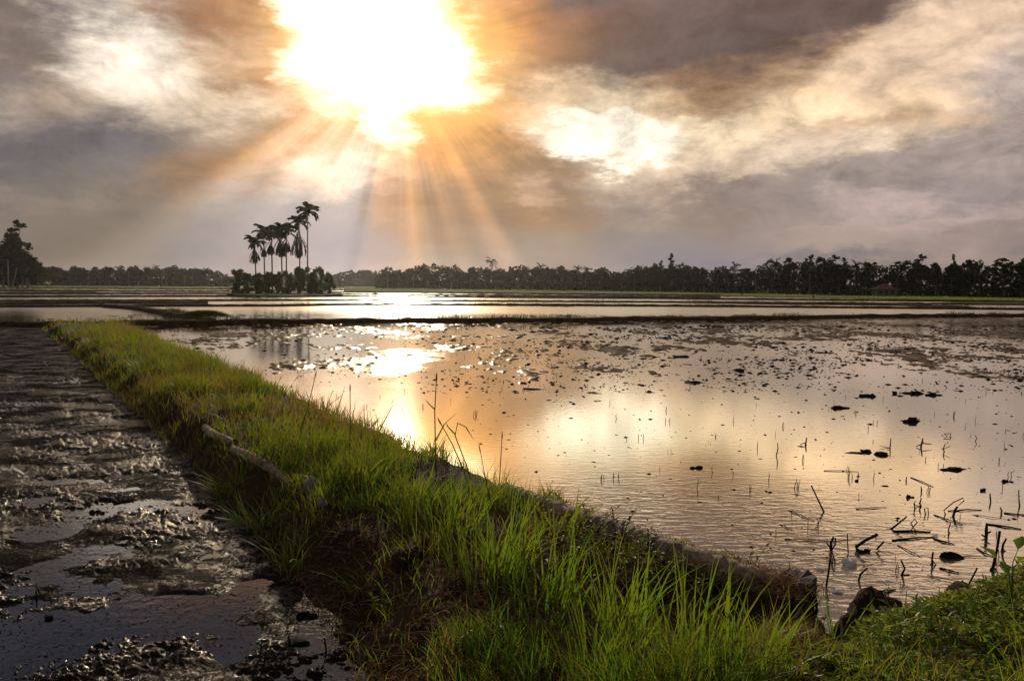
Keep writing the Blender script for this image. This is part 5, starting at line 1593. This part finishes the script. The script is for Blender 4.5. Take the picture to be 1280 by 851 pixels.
for (px_, lean, hh, lab) in [(10.5, .02, 36, 'pale upright bare trunk at the edge of the dark grove'), (15, .28, 26, 'pale leaning bare trunk in front of the dark grove')]:
    b, s = s_at(px_, 360.8)
    mb = MB(); tube(mb, [(0, 0, 0), (lean * hh * s * .5, 0, hh * s * .5), (lean * hh * s, 0, hh * s)], [.16, .13, .08], 6)
    o = mb.build('bare_trunk', M_STONE); o.location = b
    tag(o, lab, 'tree trunk', 'bare trunks by the dark grove')
# undergrowth along the foot of the wood
mb = MB()
n = 64000
r = np.random.default_rng(71)
u = r.uniform(-200, 1500, n)
by = np.interp(u, BX, BY)
fy = np.where((u > 285) & (u < 470), horizon(u) + 2.95, np.maximum(by - r.uniform(0, .8, n), horizon(u) + 2.6))
P = ground(u, fy)
s = P[:, 1] / FPX
Hh = (by - np.interp(u, TOPX, TOPY)) * s
gate = (fbm(u * .06, u * 0, 3, 5))
P[:, 2] = Hh * (0.75 * gate + .50) * np.where(r.random(n) < .4, .35, 1.0) * r.random(n) ** .8
house_gap = (u > 1088) & (u < 1124) & (P[:, 1] < 188)
P = P[~house_gap]; s = s[~house_gap]; n = len(P)
uu = r.normal(0, 1, (n, 3)); uu /= np.linalg.norm(uu, axis=1)[:, None]
ww = np.cross(uu, r.normal(0, 1, (n, 3))); ww /= np.linalg.norm(ww, axis=1)[:, None]
sz = (s * r.uniform(.9, 2.6, n))[:, None]
V = np.stack([P - uu * sz, P + ww * sz * .6, P + uu * sz, P - ww * sz * .6], 1)
mb.add(V.reshape(-1, 3), (np.arange(n) * 4)[:, None] + np.array([[0, 1, 2, 3]]), tint=np.repeat(np.clip(r.normal(.4, .2, n), 0, 1), 4))
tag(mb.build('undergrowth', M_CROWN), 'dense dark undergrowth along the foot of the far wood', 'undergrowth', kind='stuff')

# ------------------------------------------------------------------ house
b, s = s_at(1105, 370.8)
hs = empty('house', (b.x, b.y, 0), -.15, 'small house with a red hipped roof in front of the far wood', 'house')
w2, d2, wh = 2.15, 1.8, 1.75
mb = MB()
mb.add([(-w2, -d2, -.3), (w2, -d2, -.3), (w2, d2, -.3), (-w2, d2, -.3), (-w2, -d2, wh), (w2, -d2, wh), (w2, d2, wh), (-w2, d2, wh)],
       [(0, 1, 5, 4), (1, 2, 6, 5), (2, 3, 7, 6), (3, 0, 4, 7)])
mb.build('wall', M_WALL, hs, smooth=False)
e = .45
mb = MB()
mb.add([(-w2 - e, -d2 - e, wh - .1), (w2 + e, -d2 - e, wh - .1), (w2 + e, d2 + e, wh - .1), (-w2 - e, d2 + e, wh - .1), (-.3, 0, wh + 1.15), (.3, 0, wh + 1.15),
        (-w2 - e, -d2 - e, wh - .2), (w2 + e, -d2 - e, wh - .2), (w2 + e, d2 + e, wh - .2), (-w2 - e, d2 + e, wh - .2)],
       [(0, 1, 5, 4), (2, 3, 4, 5), (0, 6, 7, 1), (1, 7, 8, 2), (2, 8, 9, 3), (3, 9, 6, 0), (9, 8, 7, 6)], [(1, 2, 5), (3, 0, 4)])
rf = mb.build('roof', M_ROOF, hs, smooth=False)
def boxm(name, x0, x1, z0, z1, y, mat, par):
    mb = MB()
    mb.add([(x0, y, z0), (x1, y, z0), (x1, y, z1), (x0, y, z1), (x0, y - .05, z0), (x1, y - .05, z0), (x1, y - .05, z1), (x0, y - .05, z1)],
           [(4, 5, 6, 7), (0, 4, 7, 3), (1, 2, 6, 5), (3, 7, 6, 2), (0, 1, 5, 4)])
    return mb.build(name, mat, par, smooth=False)
boxm('door', -.35, .3, -.1, 1.5, -d2 - .004, M_DOORWOOD, hs)
boxm('window', -1.6, -.9, .6, 1.35, -d2 - .004, M_DOORWOOD, hs)
boxm('window', .9, 1.6, .6, 1.35, -d2 - .004, M_DOORWOOD, hs)

# ------------------------------------------------------------------ egrets in the fields, stakes
def egret(px, py, hpx, label, flip):
    b, s = s_at(px, py)
    k = hpx * s / .8
    mb = MB()
    blob(mb, (0, 0, .42), .20, .10, .11, 5, 2, .05)
    tube(mb, [(.13, 0, .45), (.20, 0, .55), (.17, 0, .66), (.21, 0, .76), (.26, 0, .77)], [.06, .035, .028, .032, .022], 6)
    tube(mb, [(-.12, 0, .42), (-.30, 0, .34)], [.07, .02], 6)
    t = empty('egret', (b.x, b.y, .1), math.pi if flip else 0, label, 'bird', 'white egrets in the fields')
    t.scale = (k, k, k)
    mb.build('body', M_FEATHER, t)
    mb = MB(); tube(mb, [(.25, 0, .77), (.36, 0, .75)], [.014, .004], 5); mb.build('beak', M_ROOF, t)
    for y_ in (-.03, .03):
        mb = MB(); tube(mb, [(0, y_, .36), (.02, y_, .18), (0, y_, -.02)], [.012, .010, .010], 4); mb.build('leg', M_DOORWOOD, t)
for i, (px_, py_, h_, lab) in enumerate([
    (1181, 373.6, 4.0, 'white egret standing in the green field right of the red-roofed house, taller of a pair'), (1184.6, 374.0, 3.2, 'white egret of the pair right of the red-roofed house, smaller one'),
    (1137, 374.2, 3.4, 'single white egret in the green field below the tall open tree'), (1055, 371.6, 2.8, 'white egret in the green field left of the red-roofed house'),
    (999, 369.4, 2.8, 'white egret in the green field below the big broad trees'), (556, 363.2, 2.4, 'white egret in the far field left of the lone high palm'),
    (563, 363.4, 2.2, 'companion of the egret left of the lone high palm'), (199, 358.9, 2.4, 'white egret at the far edge of the brown fields left of the palm islet'),
]):
    egret(px_, py_, h_, lab, i % 2)
for i, (px_, py_, h_, lab) in enumerate([(927, 369.2, 5.5, 'dark field stake below the coconut palm left of the big broad trees'), (1016.5, 373.2, 3.6, 'short dark field stake in the green field below the big broad trees')]):
    b, s = s_at(px_, py_)
    mb = MB(); tube(mb, [(0, 0, -.1), (.02, 0, h_ * s * .6), (0, 0, h_ * s)], [.09, .11, .05], 6); tube(mb, [(-.3, 0, h_ * s * .65), (0, 0, h_ * s * .72), (.3, 0, h_ * s * .62)], [.03, .06, .03], 5)
    o = mb.build('field_stake', M_TWIG); o.location = (b.x, b.y, .1)
    tag(o, lab, 'stake', 'stakes in the green field')
# pale-leaved banana clump by the dark grove
b, s = s_at(60, 359.8)
t = empty('banana_plant', (b.x, b.y, 0), 0, 'banana plant with a few pale leaves at the foot of the dark grove', 'plant')
mb = MB(); tube(mb, [(0, 0, -.1), (0, 0, 1.4)], [.14, .10], 6); mb.build('stem', M_SHRUB, t)
for k in range(7):
    a = k * 2.4
    ml = MB(); leaves(ml, np.array([[0, 0, 1.3]]), np.array([[math.cos(a), math.sin(a), .9 - .15 * k]]), np.array([[0, 0, 1.0]]), [1.9], [.6], np.array([.9]))
    ml.build('leaf', M_BANANA, t)
# ------------------------------------------------------------------ haze
hm = bpy.data.materials.new('haze')
hm.use_nodes = True
N = NT(hm.node_tree); hm.node_tree.nodes.clear()
vol = N.n('ShaderNodeVolumePrincipled', {'Color': (0.93, 0.90, 0.90, 1), 'Density': 0.00005, 'Anisotropy': 0.75})
out = N.n('ShaderNodeOutputMaterial'); N.t.links.new(vol.outputs[0], out.inputs['Volume'])
B, z0, z1 = 1500.0, -1.5, 30.0
me = bpy.data.meshes.new('haze')
me.from_pydata([(x, y, z) for z in (z0, z1) for x, y in ((-B, -B), (B, -B), (B, B), (-B, B))], [], [(3, 2, 1, 0), (4, 5, 6, 7), (0, 1, 5, 4), (1, 2, 6, 5), (2, 3, 7, 6), (3, 0, 4, 7)])
me.materials.append(hm)
tag(link('haze', me), kind='stuff')
